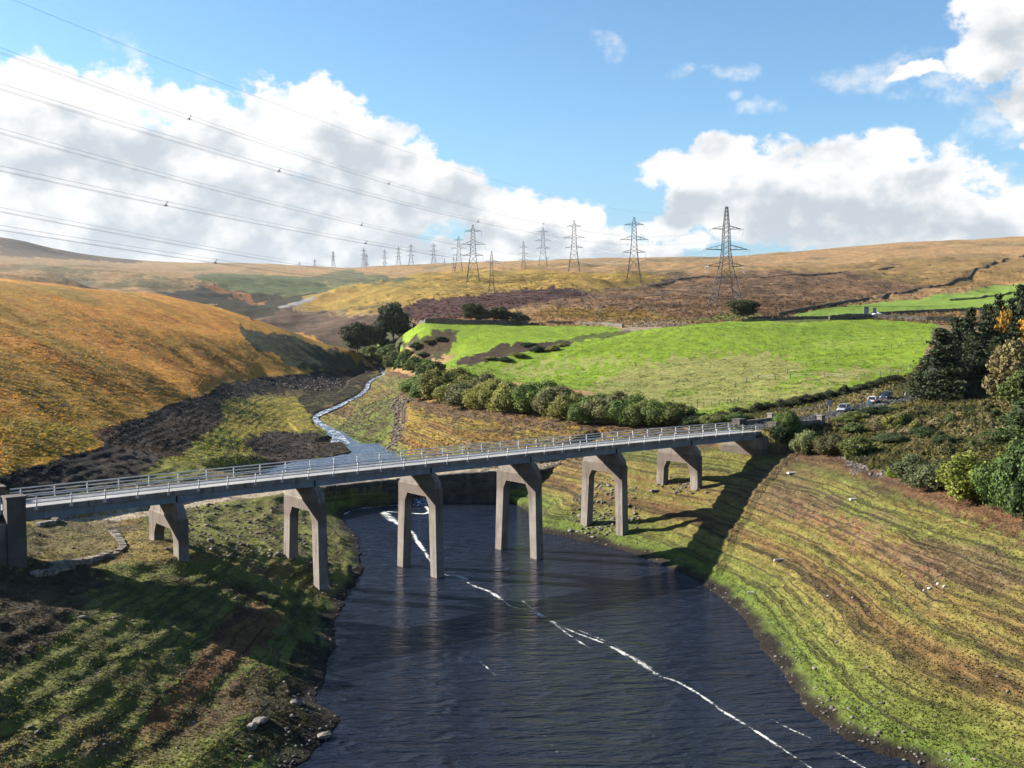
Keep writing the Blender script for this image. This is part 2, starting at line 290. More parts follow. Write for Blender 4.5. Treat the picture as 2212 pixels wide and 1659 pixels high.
# old valley road: upstream edge of the wall, then up the left bank under the bridge
OLDR=[PY(1290,986,206),PY(1232,992,200),PY(1169,1008,192),PY(1068,1012,188.5),PY(954,1019,187.8),PY(853,1029,187.3),PY(760,1039,184),PY(696,1046,179),PY(560,1066,168),PY(430,1084,158),PY(330,1104,147),PY(235,1118,140),PY(120,1128,134),PY(20,1148,128)]
OLDW=[2.,2.4,2.6,2.6,2.6,2.6,2.6,2.6,2.4,2.2,2.2,2.6,2.2,2.]
ROAD=[(-110,68,15),(-75,81,14.6),(-52,100.5,13.9),(39.5,174.5,14.1),(50,184,14.3),(61,194.5,14.8),(71,206.5,15.4),(78,213.5,15.8),(86,219,16.2),(97,223,16.7),(112,224,17.4),(140,222,18.6)]
def height(x,y):
    """ground height anywhere (arrays)"""
    a,l=conv(x,y); z=np.where(np.abs(a)<.66,base_h(np.clip(a,-.66,.66),l),0.)
    far=np.abs(a)>=.66
    if far.any(): z[far]=tps(a[far],l[far])
    r=np.hypot(x,y)
    # ---- relief
    s=x*.667+y*.745; e=x*.745-y*.667
    moorL=sstep(11.3,14,z)*sstep(20,-30,x+.09*y)*sstep(640,540,r)*sstep(95,140,r)
    z=z+moorL*( (fbm(s/26+.3*fbm(x/60,y/60,5),e/170,3,3)-.5)*4.2+(fbm(s/8,e/45,4,3)-.5)*1.3 )
    up=sstep(11.4,13,z)
    z=z+up*((fbm(x/3.1,y/3.1,21,3)-.5)*.5*sstep(900,300,r)*sstep(60,120,r))
    mid=sstep(530,680,r)*sstep(1700,1100,r)
    z=z+mid*((fbm(x/48,y/48,37,4)-.5)*9+(fbm(x/17,y/17,38,3)-.5)*3)
    hill=sstep(500,900,r)
    z=z+hill*((fbm(x/90,y/90,31,5,.55)-.5)*9+(fbm(s/40,e/160,33,3)-.5)*5)*sstep(3600,1500,r)+hill*(fbm(x/260,y/260,35,3)-.5)*8*sstep(1500,2200,r)
    # drawdown zone: little wave-cut steps, humps, gullies
    dd=sstep(12.2,11.2,z)*sstep(560,400,r)*sstep(.1,.8,z)
    q=z/.62+1.1*fbm(x/14,y/14,41,3)
    z=z+dd*(.24*(sstep(.25,.75,q-np.floor(q))-(q-np.floor(q))) + (fbm(x/6,y/6,43,4)-.5)*.8+(fbm(x/1.3,y/1.3,44,2)-.5)*.22)
    rough_left=dd*sstep(5,-25,x+.0*y)*sstep(230,150,r)
    z=z+rough_left*((fbm(x/9,y/9,47,4,.55)-.5)*.8+(fbm(x/2.4,y/2.4,48,3)-.5)*.45)
    # dark cut bank under the grass edge on the left
    # ---- lake
    near=(r<420)
    if near.any():
        xn,yn,zn=x[near],y[near],z[near]
        ins=pip(LAKE,xn,yn); d,_,_=polydist(LAKE,xn,yn,True)
        rag=(fbm(xn/2.2,yn/2.2,51,3)-.5)*1.0
        d2=np.where(ins,-d,d)+rag
        zin=np.minimum(zn,np.minimum(0,d2)*.25-.06); zout=np.maximum(zn,np.minimum(.34*np.maximum(d2,0)+.02,1.6+.06*np.maximum(d2,0)))
        zn=np.where(d2<0,zin,np.where(d2<25,zout,zn))
        # pool above the old road
        ins=pip(POOL,xn,yn); d,_,_=polydist(POOL,xn,yn,True); d2=np.where(ins,-d,d)+rag*.6
        zn=np.where(d2<0,np.minimum(zn,POOLZ-.1+d2*.12),np.where(d2<9,np.maximum(np.minimum(zn,POOLZ+.15+.55*d2),POOLZ+.03+.09*d2),zn))
        # old road
        d,t,_=polydist(OLDR,xn,yn); rz=interp_list([p[2] for p in OLDR],t)-.12; hw=interp_list(OLDW,t)
        onw=t<7.4; k=sstep(hw+3.5,hw+.2,d)
        zn=np.where(onw,np.where(d<hw+.5,rz,zn),zn*(1-k)+rz*k)
        # keep water in front of the wall
        d,t,sd_=polydist(WALL,xn,yn); fr=(sd_>0)&(d<14)&(t>1.9)&(t<5.05)
        zn=np.where(fr,np.minimum(zn,-.4),zn)
        z[near]=zn
    d,t,_=polydist(STR,x,y); hw=interp_list(STRW,t); wz=interp_list(STRZ,t)
    k=(r>180)&(r<520)&(t>0.02)
    inn=k&(d<hw); z=np.where(inn,np.minimum(z,wz-.22-.1*(hw-d)),z)
    outb=k&(d>=hw)&(d<hw+7); z=np.where(outb,np.maximum(np.minimum(z,wz+.1+.7*(d-hw)),wz+.03+.12*(d-hw)),z)
    # the road at each end of the bridge: a bench
    d,t,_=polydist(ROAD,x,y); rz=interp_list([p[2] for p in ROAD],t)-.05
    on=((t<1.97)|(t>3.0))&(r<420); kk=np.where(on,sstep(7.5,3.4,d),0.); z=z*(1-kk)+rz*kk
    return z
_zs=None
def hz1(x,y): return float(height(np.array([float(x)]),np.array([float(y)]))[0])
# ---- terrain sheet (bearing x range grid round the camera point)
na=800; A1=np.linspace(-.60,.60,na); oa=np.linspace(.60,2*math.pi-.60,70)[1:-1]
AZ=np.r_[A1,oa]
L1=np.linspace(math.log(8.),math.log(50.),40)[:-1]; L2=np.r_[np.linspace(math.log(50.),math.log(200.),440)[:-1],np.linspace(math.log(200.),math.log(560.),300)[:-1]]; L3=np.linspace(math.log(560.),math.log(3700.),240)[:-1]; L4=np.linspace(math.log(3700.),math.log(9000.),14)
LR=np.r_[L1,L2,L3,L4]
AA,LL=np.meshgrid(AZ,LR,indexing='ij'); RR=np.exp(LL); TX=RR*np.sin(AA); TY=RR*np.cos(AA)
TZ=height(TX.ravel(),TY.ravel()).reshape(TX.shape)
IN=slice(0,na)
# height lookup + first hit of a sight line, for setting things out
def gz(x,y):
    x=np.atleast_1d(np.asarray(x,float)); y=np.atleast_1d(np.asarray(y,float))
    a=np.arctan2(x,y); l=np.log(np.maximum(np.hypot(x,y),8.01)); u=(a+.60)/1.20*(na-1); v=np.interp(l,LR,np.arange(len(LR)))
    iu=np.clip(np.floor(u).astype(int),0,na-2); iv=np.clip(np.floor(v).astype(int),0,len(LR)-2); fu=np.clip(u-iu,0,1); fv=np.clip(v-iv,0,1)
    return (TZ[iu,iv]*(1-fu)+TZ[iu+1,iv]*fu)*(1-fv)+(TZ[iu,iv+1]*(1-fu)+TZ[iu+1,iv+1]*fu)*fv
YS=np.exp(np.linspace(math.log(45),math.log(5000),5200))
def UP(px,py,ymin=0.):
    d=ray(px,py); zz=HC+d[2]*YS; h=gz(d[0]*YS,YS); ok=np.where((zz<=h)&(YS>ymin))[0]
    i=ok[0] if len(ok) else len(YS)-1
    Y=YS[i]; return (d[0]*Y,Y,h[i])
# ================================================================== land cover (colours of what grows or lies there; some include shade)
AS=.37
def C(r,g,b,k=AS):
    f=lambda v:((v/255+.055)/1.055)**2.4 if v>10 else v/255/12.92
    return np.array([f(r),f(g),f(b)])*k
fx,fy,fz=TX.ravel(),TY.ravel(),TZ.ravel(); fa,fl=AA.ravel(),LL.ravel(); fr=np.exp(fl)
fa=np.where(fa>math.pi,fa-2*math.pi,fa)
_w=1+.9*sstep(480,700,fr); wa=fa+(fbm(fa*210,fl*60,61,4)-.5)*.007*_w; wl=fl+(fbm(fa*210,fl*60,71,4)-.5)*.03*_w*1.6
def region(pts,ymin=0.,warp=1.):
    P_=[UP(px,py,ymin) for px,py in pts]; PA=[(math.atan2(p[0],p[1]),.5*math.log(p[0]**2+p[1]**2)) for p in P_]
    a0=min(p[0] for p in PA)-.01;a1=max(p[0] for p in PA)+.01;l0=min(p[1] for p in PA)-.05;l1=max(p[1] for p in PA)+.05
    k=(fa>a0)&(fa<a1)&(fl>l0)&(fl<l1); m=np.zeros(fa.shape,bool)
    m[k]=pip(PA,(fa+(wa-fa)*warp)[k],(fl+(wl-fl)*warp)[k]); return m
def mixc(c,m,a): m=np.asarray(m,float); return c*(1-m[:,None])+a*m[:,None]
N1=fbm(fx/9,fy/9,81,4); N2=fbm(fx/2.6,fy/2.6,82,3); N3=fbm(fx/38,fy/38,83,4); N4=fbm(fx/130,fy/130,84,4)
NF=fbm(fa*90,fl*40,85,4); NV=vn(fx/.8,fy/.8,86)
def blend(a,b,t): t=np.clip(t,0,1)[:,None]; return a*(1-t)+b*t
def mot(cols,n):  # mottle between a list of colours with noise 0..1
    n=np.clip((n-.22)/.56,0,.999)*(len(cols)-1); i=n.astype(int); f=(n-i)[:,None]; K=np.array(cols)
    return K[i]*(1-f)+K[np.minimum(i+1,len(cols)-1)]*f
s_=fx*.667+fy*.745; e_=fx*.745-fy*.667
FUR=fbm(s_/26+.3*fbm(fx/60,fy/60,5),e_/170,3,3); STK=fbm(s_/3.2,e_/26,87,4)
# far moor
far=mot([C(188,144,96),C(200,158,108),C(186,154,104),C(208,170,118)],.5*N4+.5*NF)
far=blend(far,C(120,112,78),sstep(.56,.72,fbm(fx/70,fy/180,88,4))*.6)
col=far
# near left moor: bleached orange grass, greener in the furrows
gold=mot([C(186,116,44),C(222,150,56),C(240,174,70),C(216,164,58),C(246,196,104)],.45*STK+.3*N1+.25*N3)
gold=gold*np.array([1.09,1.03,.97])
gold=blend(gold,C(140,130,44),sstep(.42,.62,.6*fbm(s_/16,e_/90,89,4)+.4*N3)*.5)
gold=blend(gold,C(206,168,60),sstep(13,11.4,fz)*.5)
ml=sstep(11.3,11.6,fz)*((fa<-.128)|((fa<-.08)&(fr<330)))*sstep(640,600,fr); col=mixc(col,ml,gold)
# lower far-left: yellow green close to the waterline grass
m=region([(0,905),(200,925),(225,960),(0,1030)],warp=2); col=mixc(col,m*.55,mot([C(150,140,40),C(120,130,36),C(196,160,60)],N1))
# yellow spur and right-hand moor
m=region([(600,655),(660,640),(734,621),(842,600),(1038,585),(1200,588),(1380,590),(1440,598),(1300,632),(1240,625),(1120,625),(1000,640),(900,652),(870,672),(760,680),(680,672)])
col=mixc(col,m,mot([C(176,142,66),C(196,160,78),C(178,150,70),C(160,134,60)],.5*NF+.5*N3))
# heather and bracken on the right flank
m=region([(1100,668),(1150,645),(1300,632),(1420,608),(1480,598),(1560,596),(1700,586),(1850,590),(2000,612),(2030,618),(1720,672),(1650,690),(1500,690),(1400,672),(1300,667),(1180,664)])
tuft=fbm(fx/7,fy/7,91,3)
bra=mot([C(74,62,46),C(124,96,70),C(156,120,88),C(176,142,104)],.6*tuft+.4*NF); col=mixc(col,m,bra)
m=region([(1480,598),(1560,590),(1700,575),(1900,560),(2212,552),(2212,600),(2100,626),(1990,620),(1850,590),(1700,586)]); col=mixc(col,m*.75,mot([C(140,116,66),C(168,134,78),C(150,132,72)],.5*tuft+.5*NF))
m=region([(880,690),(860,668),(905,648),(1000,640),(1120,625),(1240,624),(1275,640),(1180,652),(1100,668),(1060,690),(960,690)]); col=mixc(col,m,mot([C(44,38,32),C(84,52,46),C(104,66,56),C(70,56,44)],.6*tuft+.4*N2))
m=region([(1170,668),(1300,668),(1400,676),(1480,690),(1400,692),(1300,690),(1160,686)]); col=mixc(col,m,mot([C(150,118,58),C(178,140,72),C(120,108,60)],N1))
m=region([(1500,695),(1560,676),(1640,678),(1640,692)],warp=2); col=mixc(col,m*.7,C(140,160,80))
m=region([(1340,712),(1385,694),(1480,697),(1540,700),(1450,708),(1365,718)]); col=mixc(col,m,mot([C(196,176,150),C(170,146,120)],NV))
# middle-left heather slope, gorge
m=region([(540,692),(560,668),(614,652),(640,668),(760,682),(850,690),(880,700),(872,742),(800,765),(760,764),(700,742),(632,716)]); col=mixc(col,m,mot([C(44,42,30),C(96,76,60),C(126,100,80),C(74,64,46)],.55*tuft+.45*NF))
m=region([(720,742),(790,720),(860,700),(890,740),(870,790),(830,797),(780,770)]); col=mixc(col,m*.8,mot([C(58,66,40),C(92,100,56)],N1))
m=region([(700,668),(800,655),(860,650),(870,668),(760,676)],warp=2); col=mixc(col,(m&(N1>.52))*.8,C(78,72,48))
# far-left valley: green flanks, and a dark one with its shade in the colour
m=region([(346,632),(420,622),(500,600),(600,598),(700,612),(738,618),(660,640),(600,664),(556,692),(473,668),(371,645)],ymin=620); col=mixc(col,m,mot([C(36,36,26),C(66,62,42),C(52,56,38)],.5*NF+.5*N3))
m=region([(415,600),(470,590),(560,592),(700,606),(740,618),(690,632),(600,640),(540,632),(470,614)],ymin=620); col=mixc(col,m*.9,mot([C(86,104,62),C(116,126,78)],NF))
m=region([(470,616),(540,634),(575,655),(556,660),(520,642),(440,624)],ymin=620); col=mixc(col,m*.9,C(178,120,70))
m=region([(640,600),(700,592),(760,582),(830,598),(900,604),(840,612),(760,616),(700,606)],ymin=700); col=mixc(col,m*.9,mot([C(96,110,76),C(124,128,86)],NF))
for pts in ([(20,572),(80,570),(150,578),(215,588),(120,590),(60,582)],[(60,592),(130,590),(210,602),(150,606)],[(270,598),(350,598),(400,608),(330,618),(280,612)]):
    m=region(pts,ymin=620,warp=2); col=mixc(col,m*.7,mot([C(104,112,80),C(128,122,84)],NF))
m=region([(0,505),(0,552),(140,560),(230,566),(300,570),(300,556),(118,545)],ymin=1200); col=mixc(col,m*.9,mot([C(92,74,66),C(120,96,74)],NF))
# gorse patch on the near-left hill
m=region([(518,703),(556,716),(632,729),(695,749),(771,777),(809,797),(800,812),(740,808),(642,797),(594,772),(543,746),(523,726)]); col=mixc(col,m,mot([C(42,50,32),C(70,78,48),C(98,98,62)],.5*N2+.5*N1))
m=region([(380,742),(500,778),(560,800),(520,800),(430,765)],warp=2); col=mixc(col,m*.45,C(90,70,34))
# ---- drawdown zone (bare bed, weeds and strand lines)
zz=fz+.45*(fbm(fx/22,fy/22,92,3)-.5)+.12*(N2-.5)
b1=vn(zz*2.1,fx*0+3,93); b2=vn(zz*5.3,fx*0+1,94); b3=vn(zz*1.05+.4,fx*0+7,95)
edge=11.5+.8*(N1-.5)
dd=(fz<edge)&(fr<560)
weed=mot([C(126,98,66),C(154,126,74),C(160,144,78),C(146,146,72),C(132,144,70)],.34*b3+.30*b1+.14*N1+.22*N3)
weed=blend(weed,C(156,120,80),sstep(.55,.8,N3)*.5)
weed=blend(weed,C(66,54,40),sstep(.60,.74,.62*b2+.38*N2)*.6*sstep(10.5,8,fz))
weed=blend(weed,C(124,146,58),sstep(3.2,.9,fz+1.5*(N1-.5))*.85)
weed=blend(weed,C(134,106,84),sstep(.5,.62,.5*N1+.5*fbm(fx/5,fy/25,96,3))*sstep(5,7,fz)*.7)
weed=blend(weed,C(112,84,66),sstep(9.2,11,fz+1.6*(N1-.5))*.85)
col=mixc(col,dd,weed)
def dreg(pts,c,k=1.,warp=1.,extra=None):
    global col
    m=region(pts,warp=warp)&dd
    if extra is not None: m=m&extra
    col=mixc(col,m*k,c)
mudn=.5*N2+.5*N1
mud=mot([C(40,33,28),C(62,50,42),C(82,66,54),C(104,88,74)],.5*N1+.5*N3)
dkmud=mot([C(20,17,16),C(32,27,24),C(48,40,34)],mudn)  # dark mud, with the steep bank's self-shade darkened into the colour
# left shore upstream of the bridge
dreg([(0,1020),(225,950),(345,870),(460,830),(620,800),(810,790),(800,830),(750,838),(700,858),(640,848),(560,852),(500,862),(475,885),(520,930),(440,940),(470,985),(400,985),(340,1010),(300,1040),(0,1100)],mud,.95,2)
dreg([(0,1020),(225,950),(345,870),(460,830),(620,800),(810,790),(800,806),(700,815),(620,828),(460,858),(360,900),(240,985),(130,1022),(0,1062)],dkmud)
dreg([(490,868),(560,855),(645,856),(655,880),(690,900),(702,930),(600,934),(545,950),(470,960),(430,945),(480,915),(480,890)],mot([C(160,160,62),C(188,168,70),C(136,156,56)],.5*N1+.5*N3)*1.15)
dreg([(330,1005),(400,975),(440,945),(500,950),(545,965),(560,1000),(520,1020),(400,1045),(300,1045)],mot([C(140,152,56),C(168,164,66),C(110,112,50)],.5*b2+.5*N2)*1.15,.9)
dreg([(530,950),(600,930),(700,938),(725,955),(757,978),(700,992),(590,1008),(560,985)],mot([C(56,46,40),C(74,62,54),C(88,74,64)],N2))
dreg([(640,858),(700,838),(760,836),(790,845),(745,872),(700,878),(690,905),(672,895),(650,876)],mot([C(40,36,26),C(70,66,38),C(104,100,50)],N2))
dreg([(690,940),(760,895),(800,870),(860,860),(850,930),(830,965),(790,945)],mot([C(96,100,48),C(134,146,60),C(88,80,56),C(150,150,66)],.5*N1+.5*N2))
dreg([(850,860),(884,868),(874,900),(866,935),(850,972),(838,972),(852,930),(846,890)],mot([C(60,48,40),C(112,94,80),C(150,132,114)],NV),.9)
dreg([(870,875),(1000,880),(1200,900),(1400,925),(1480,925),(1480,960),(1200,975),(880,985)],mot([C(140,100,54),C(176,134,54),C(170,146,60),C(128,96,70)],.5*b1+.5*N1),.75)
dreg([(880,862),(1100,890),(1300,910),(1480,922),(1480,936),(1250,928),(1060,912),(900,888)],mot([C(104,84,68),C(130,104,82)],N2),.85,2)
# left bank below the bridge
dreg([(0,1200),(240,1220),(420,1215),(560,1180),(620,1270),(700,1290),(640,1440),(560,1560),(380,1659),(0,1659)],mot([C(96,84,56),C(116,124,60),C(148,152,76),C(136,112,80)],.5*N1+.5*N2),.9)
dreg([(300,1100),(440,1090),(620,1060),(700,1060),(770,1170),(740,1300),(640,1290),(560,1180),(430,1190),(330,1160)],mot([C(70,58,46),C(122,126,62),C(158,160,78),C(146,122,86)],.4*b2+.3*N1+.3*N2),.9)
dreg([(50,1115),(320,1090),(300,1110),(200,1125),(50,1140)],mot([C(176,150,70),C(196,166,84)],N1),.9)
dreg([(0,1225),(180,1220),(230,1250),(160,1330),(80,1420),(0,1440)],mot([C(46,38,32),C(84,68,54),C(130,110,88)],mudn),.9,2)
dreg([(560,1440),(640,1460),(560,1540),(440,1600),(330,1650),(300,1640),(420,1540)],mot([C(150,122,90),C(120,96,70),C(110,118,58)],.5*N1+.5*N2),.85,2)
dreg([(480,1330),(560,1300),(620,1330),(560,1400),(420,1520),(330,1600),(260,1600),(380,1480)],mot([C(92,60,44),C(130,88,62),C(156,112,76),C(80,62,50)],mudn),.85,2)
dreg([(700,1380),(640,1400),(560,1540),(480,1640),(640,1659),(734,1560),(680,1500)],mot([C(50,36,28),C(74,54,38),C(64,64,36),C(96,76,54)],mudn),.9,2)
dreg([(190,1112),(330,1092),(330,1100),(262,1122),(242,1146),(205,1140),(180,1128)],mot([C(176,156,132,.5),C(210,192,164,.5)],N2),.9,1)
dreg([(60,1115),(250,1110),(262,1185),(200,1200),(50,1190)],mot([C(96,86,58),C(140,126,80),C(120,118,60)],.5*N2+.5*N1),.8,2)
# gravel and purple-brown shingle on the right
dreg([(1800,975),(1860,985),(1960,1000),(1990,1032),(1900,1025),(1840,1010)],mot([C(84,78,78),C(130,122,118),C(160,150,140)],NV),.9,2)
dreg([(1700,1060),(1760,1100),(1900,1160),(2050,1230),(1990,1250),(1850,1180),(1720,1110)],mot([C(138,104,82),C(156,122,96),C(176,120,88)],N2),.75,2)
dreg([(1960,1040),(2212,1100),(2212,1160),(2080,1120),(1940,1070)],mot([C(124,88,64),C(146,108,78)],N2),.8,2)
strand=(dd&(fz>.8)).astype(float)*sstep(10.8,9.2,fz)
# soft mud right at the water's edge
col=mixc(col,dd*sstep(.85,.25,fz+.7*(N2-.5)),mot([C(40,34,28),C(64,54,44)],N2))
# ---- pastures
pas=mot([C(128,158,32),C(146,178,36),C(162,192,46),C(176,196,78)],.45*N3+.3*N1+.25*fbm(fx/3,fy/12,97,3))
F1=[(955,806),(1105,764),(1235,742),(1365,716),(1452,706),(1600,693),(1700,690),(1800,687),(1960,694),(2030,702),(2000,760),(1960,812),(1800,852),(1620,888),(1500,906),(1470,884),(1250,842),(1100,826),(1000,806)]
m=region(F1,warp=.4); col=mixc(col,m,pas); fm1=m
m2=region([(1250,842),(1330,800),(1500,770),(1650,765),(1750,790),(1640,860),(1500,890)],warp=3)|region([(1540,900),(1660,850),(1800,800),(1960,790),(1800,850)],warp=3)
col=mixc(col,(m2&m)*.65,mot([C(176,170,100),C(196,176,122),C(140,160,64)],.5*N2+.5*N1))
m2=region([(1000,800),(1150,790),(1350,770),(1400,780),(1200,810)],warp=3); col=mixc(col,(m2&m)*.5,C(196,186,124))
rush=(fbm(fx/5,fy/2.2,98,3)>.62)&fm1; col=mixc(col,rush*.35,C(104,128,48)); pasall=fm1.copy()
m=region([(880,703),(960,699),(1100,700),(1308,703),(1345,712),(1240,744),(1100,766),(975,803),(955,790),(990,765),(940,770),(900,760),(870,745)],warp=.6); col=mixc(col,m,pas); pasall|=m
m=region([(868,745),(905,735),(960,714),(994,712),(985,738),(955,775),(900,785),(850,772)]); col=mixc(col,m,mot([C(40,46,26),C(92,70,50),C(84,92,50),C(60,66,36)],.5*tuft+.5*N2))
m=region([(985,786),(1010,770),(1090,746),(1200,737),(1245,741),(1105,766),(1010,790)],warp=1.); col=mixc(col,m,mot([C(36,40,24),C(84,60,44),C(74,78,42)],.5*tuft+.5*N2))
m=region([(1190,748),(1290,731),(1372,717),(1362,712),(1280,722),(1190,738)],warp=1.); col=mixc(col,m*.75,mot([C(44,52,28),C(88,84,48)],.5*tuft+.5*N2))
m=region([(1700,682),(1800,664),(1950,648),(2100,627),(2212,606),(2300,590),(2300,662),(2212,672),(2000,672),(1900,680),(1780,688)],warp=.5); pasall|=m; col=mixc(col,m,mot([C(136,168,56),C(150,182,66),C(160,188,88)],.5*N3+.5*N1))
m=region([(820,740),(860,742),(872,765),(810,775)],warp=1.); col=mixc(col,m,pas)
m=region([(1600,690),(1720,686),(1900,682),(1900,690),(1700,698)],warp=.5); col=mixc(col,m*.8,mot([C(120,116,66),C(84,80,50)],N2))
# ---- scrubby bank right of the bridge
scr=(fz>=edge)&(fx>34)&(fr<300)&(~fm1)&(fa<.6)
col=mixc(col,scr,mot([C(88,94,46),C(128,126,62),C(168,154,94),C(200,184,128)],.4*N1+.6*N2))
m=region([(1500,906),(1620,890),(1800,854),(1900,835),(1940,835),(1800,880),(1700,905),(1560,920)],warp=1.); col=mixc(col,m,mot([C(60,70,32),C(150,144,80),C(100,116,50)],N2))
m=region([(1640,908),(1760,880),(1830,850),(1930,830),(1935,845),(1870,862),(1800,885),(1720,908)],warp=1.); col=mixc(col,m,mot([C(196,176,120),C(160,150,84)],N2))
# ---- tracks and roads
d,t,_=polydist(OLDR,fx,fy); hw=interp_list(OLDW,t); k=sstep(hw+.5,hw-.5,d+1.2*(N2-.5))*(t>0.02)*(t<12.9); col=mixc(col,k*.9,mot([C(170,152,128,.5),C(206,190,164,.5),C(186,168,144,.5)],N2))
d,t,_=polydist(ROAD,fx,fy); k=sstep(2.9,2.7,d)*((t<1.9)|(t>3.02)); col=mixc(col,k,C(150,150,150))
rd=UP(640,656); d,t,_=polydist([UP(612,662,500),UP(640,655,500),UP(668,647,500)],fx,fy)
k=(d<5.5)&(fr>500); col=mixc(col,k,C(176,176,176))
# dark dry-stone dykes and gullies on the far moor
for pts,wd in (([(1665,690),(1700,678),(1800,660),(1900,645),(2000,622),(2060,610),(2130,575),(2212,552)],1.6),([(1450,605),(1560,600),(1640,598),(1800,590),(1900,582),(2000,574)],1.2),([(1410,618),(1440,607),(1500,600)],1.2),([(1810,578),(1900,572),(1960,570)],1.0)):
    d,t,_=polydist([UP(*p,400) for p in pts],fx,fy); k=sstep(wd*3,wd,d+3*(N2-.5))*.75; col=mixc(col,k,C(66,54,42))
col=np.clip(col*(.80+.40*NV[:,None]),0.002,.8)
soft=((fz>edge)&~fm1).astype(float)
# ---- the sheet
nA,nL=len(AZ),len(LR)
idx=np.arange(nA*nL).reshape(nA,nL)
ia=np.arange(nA); ib=(ia+1)%nA
q=np.stack([idx[ia][:,:-1],idx[ib][:,:-1],idx[ib][:,1:],idx[ia][:,1:]],-1).reshape(-1,4)[:, ::-1]
gm,t,b=newmat('ground')
at=t.new('ShaderNodeAttribute',attribute_name='Col'); tco=t.new('ShaderNodeTexCoord'); ob=tco.outputs['Object']
n1=t.noise(ob,1.9,4,.6); n2=t.noise(ob,7.,3,.6); n3=t.noise(ob,.45,3,.6); n5=t.noise(ob,.11,7,.72)
sa=t.new('ShaderNodeAttribute',attribute_name='Zone'); zone=t.new('ShaderNodeSeparateColor'); t.link(sa.outputs['Color'],zone.inputs[0])
geo=t.new('ShaderNodeNewGeometry'); dist=t.vmath('LENGTH',geo.outputs['Position'])
var=t.math('ADD',t.math('MULTIPLY',n1,.9),t.math('ADD',t.math('MULTIPLY',n2,.7),t.math('MULTIPLY',n3,.6)))
var=t.math('MULTIPLY',t.maprange(var,.70,1.50,.62,1.36,False),t.math('ADD',1.,t.math('MULTIPLY',t.maprange(n5,.28,.72,-.42,.42,False),zone.outputs[1])))
hsv=t.new('ShaderNodeHueSaturation'); t.link(at.outputs['Color'],hsv.inputs['Color']); t.link(t.maprange(n3,.3,.7,.485,.515,False),hsv.inputs['Hue']); hsv.inputs['Saturation'].default_value=1.0; 
colo=t.mix(1.,hsv.outputs[0],t.comb(var,var,var),'MULTIPLY')
sp_=t.new('ShaderNodeSeparateXYZ'); t.link(geo.outputs['Position'],sp_.inputs[0])
na1=t.noise(ob,.042,3,.5); na2=t.noise(ob,.9,3,.6); zz_=t.math('ADD',sp_.outputs[2],t.math('ADD',t.math('MULTIPLY',na1,1.6),t.math('MULTIPLY',na2,.16)))
lin=None
for per_,w0_,w1_,thr in ((.95,.10,.05,.47),(.43,.15,.07,.50),(1.7,.07,.03,.44)):
    f_=t.math('ABSOLUTE',t.math('SUBTRACT',t.math('FRACT',t.math('DIVIDE',zz_,per_)),.5)); pt=t.noise(t.vmath('ADD',ob,(per_*40,7,per_*11)),.065,3,.55)
    q_=t.math('MULTIPLY',t.maprange(f_,w0_,w1_,0,1),t.maprange(pt,thr-.04,thr+.06)); lin=q_ if lin is None else t.math('MAXIMUM',lin,q_)
lin=t.math('MULTIPLY',lin,zone.outputs[0])
colo=t.mix(t.math('MULTIPLY',lin,.62),colo,(.020,.016,.012,1))
t.link(colo,b.inputs['Base Color']); b.inputs['Roughness'].default_value=.95; b.inputs['Specular IOR Level'].default_value=.15
bp=t.new('ShaderNodeBump'); bp.inputs['Distance'].default_value=.55; bp.inputs['Strength'].default_value=.75
t.link(t.math('SUBTRACT',t.math('ADD',t.math('MULTIPLY',n1,.7),t.math('MULTIPLY',n2,.28)),t.math('MULTIPLY',lin,.25)),bp.inputs['Height']); t.link(bp.outputs[0],b.inputs['Normal'])
me=mesh_np('ground',np.stack([fx,fy,fz],1),q,[gm],smooth=True,col=col)
za=me.color_attributes.new('Zone','FLOAT_COLOR','POINT'); _c=np.stack([strand,np.maximum(np.maximum(.15+.85*sstep(480,720,fr),.42*(ml>.5)),.95*((fz>edge)&(fr>320)&~pasall&~(ml>.5))),strand*0,strand*0+1],1).astype(np.float32); za.data.foreach_set('color',_c.ravel())
tag(link(bpy.data.objects.new('ground',me)),kind='structure')
# ================================================================== water
wm,t,b=newmat('lake_water')
tco=t.new('ShaderNodeTexCoord'); ob=tco.outputs['Object']
st=t.vmath('MULTIPLY',ob,(.42,1.35,1.)); rot=t.new('ShaderNodeVectorRotate'); rot.inputs['Angle'].default_value=.10; t.link(st,rot.inputs['Vector'])
v=rot.outputs[0]
ww=t.math('SUBTRACT',1.,t.math('ABSOLUTE',t.math('MULTIPLY_ADD',t.noise(v,.42,4,.5,.4),4.,-2.))); ww=t.math('MULTIPLY',ww,.45); w2=t.noise(v,2.6,4,.55,.4); big=t.noise(ob,.045,4,.55)
b.inputs['Base Color'].default_value=(.010,.0135,.024,1); b.inputs['Roughness'].default_value=.06; b.inputs['IOR'].default_value=1.33  # blue in the base colour stands in for reflected sky
bp=t.new('ShaderNodeBump'); bp.inputs['Distance'].default_value=1.5
t.link(t.maprange(big,.3,.7,.5,1.,False),bp.inputs['Strength'])
t.link(t.math('ADD',ww,t.math('MULTIPLY',w2,.30)),bp.inputs['Height']); t.link(bp.outputs[0],b.inputs['Normal'])
bm=bmesh.new(); ring=[]
LKO=[(-45,-150),(62,-150),(60,0),(56,60),(50,120),(30,150),(22,186.5),(10,190),(8,184.3),(-20,184.3),(-24,184),(-30,178),(-26,150),(-28,90),(-26,0)]
vs=[bm.verts.new((x,y,0)) for x,y in LKO]; bm.faces.new(vs); me=bpy.data.meshes.new('reservoir_water'); bm.to_mesh(me); bm.free(); me.materials.append(wm)
tag(link(bpy.data.objects.new('reservoir_water',me)),kind='structure')
sm,t,b=newmat('stream_water')
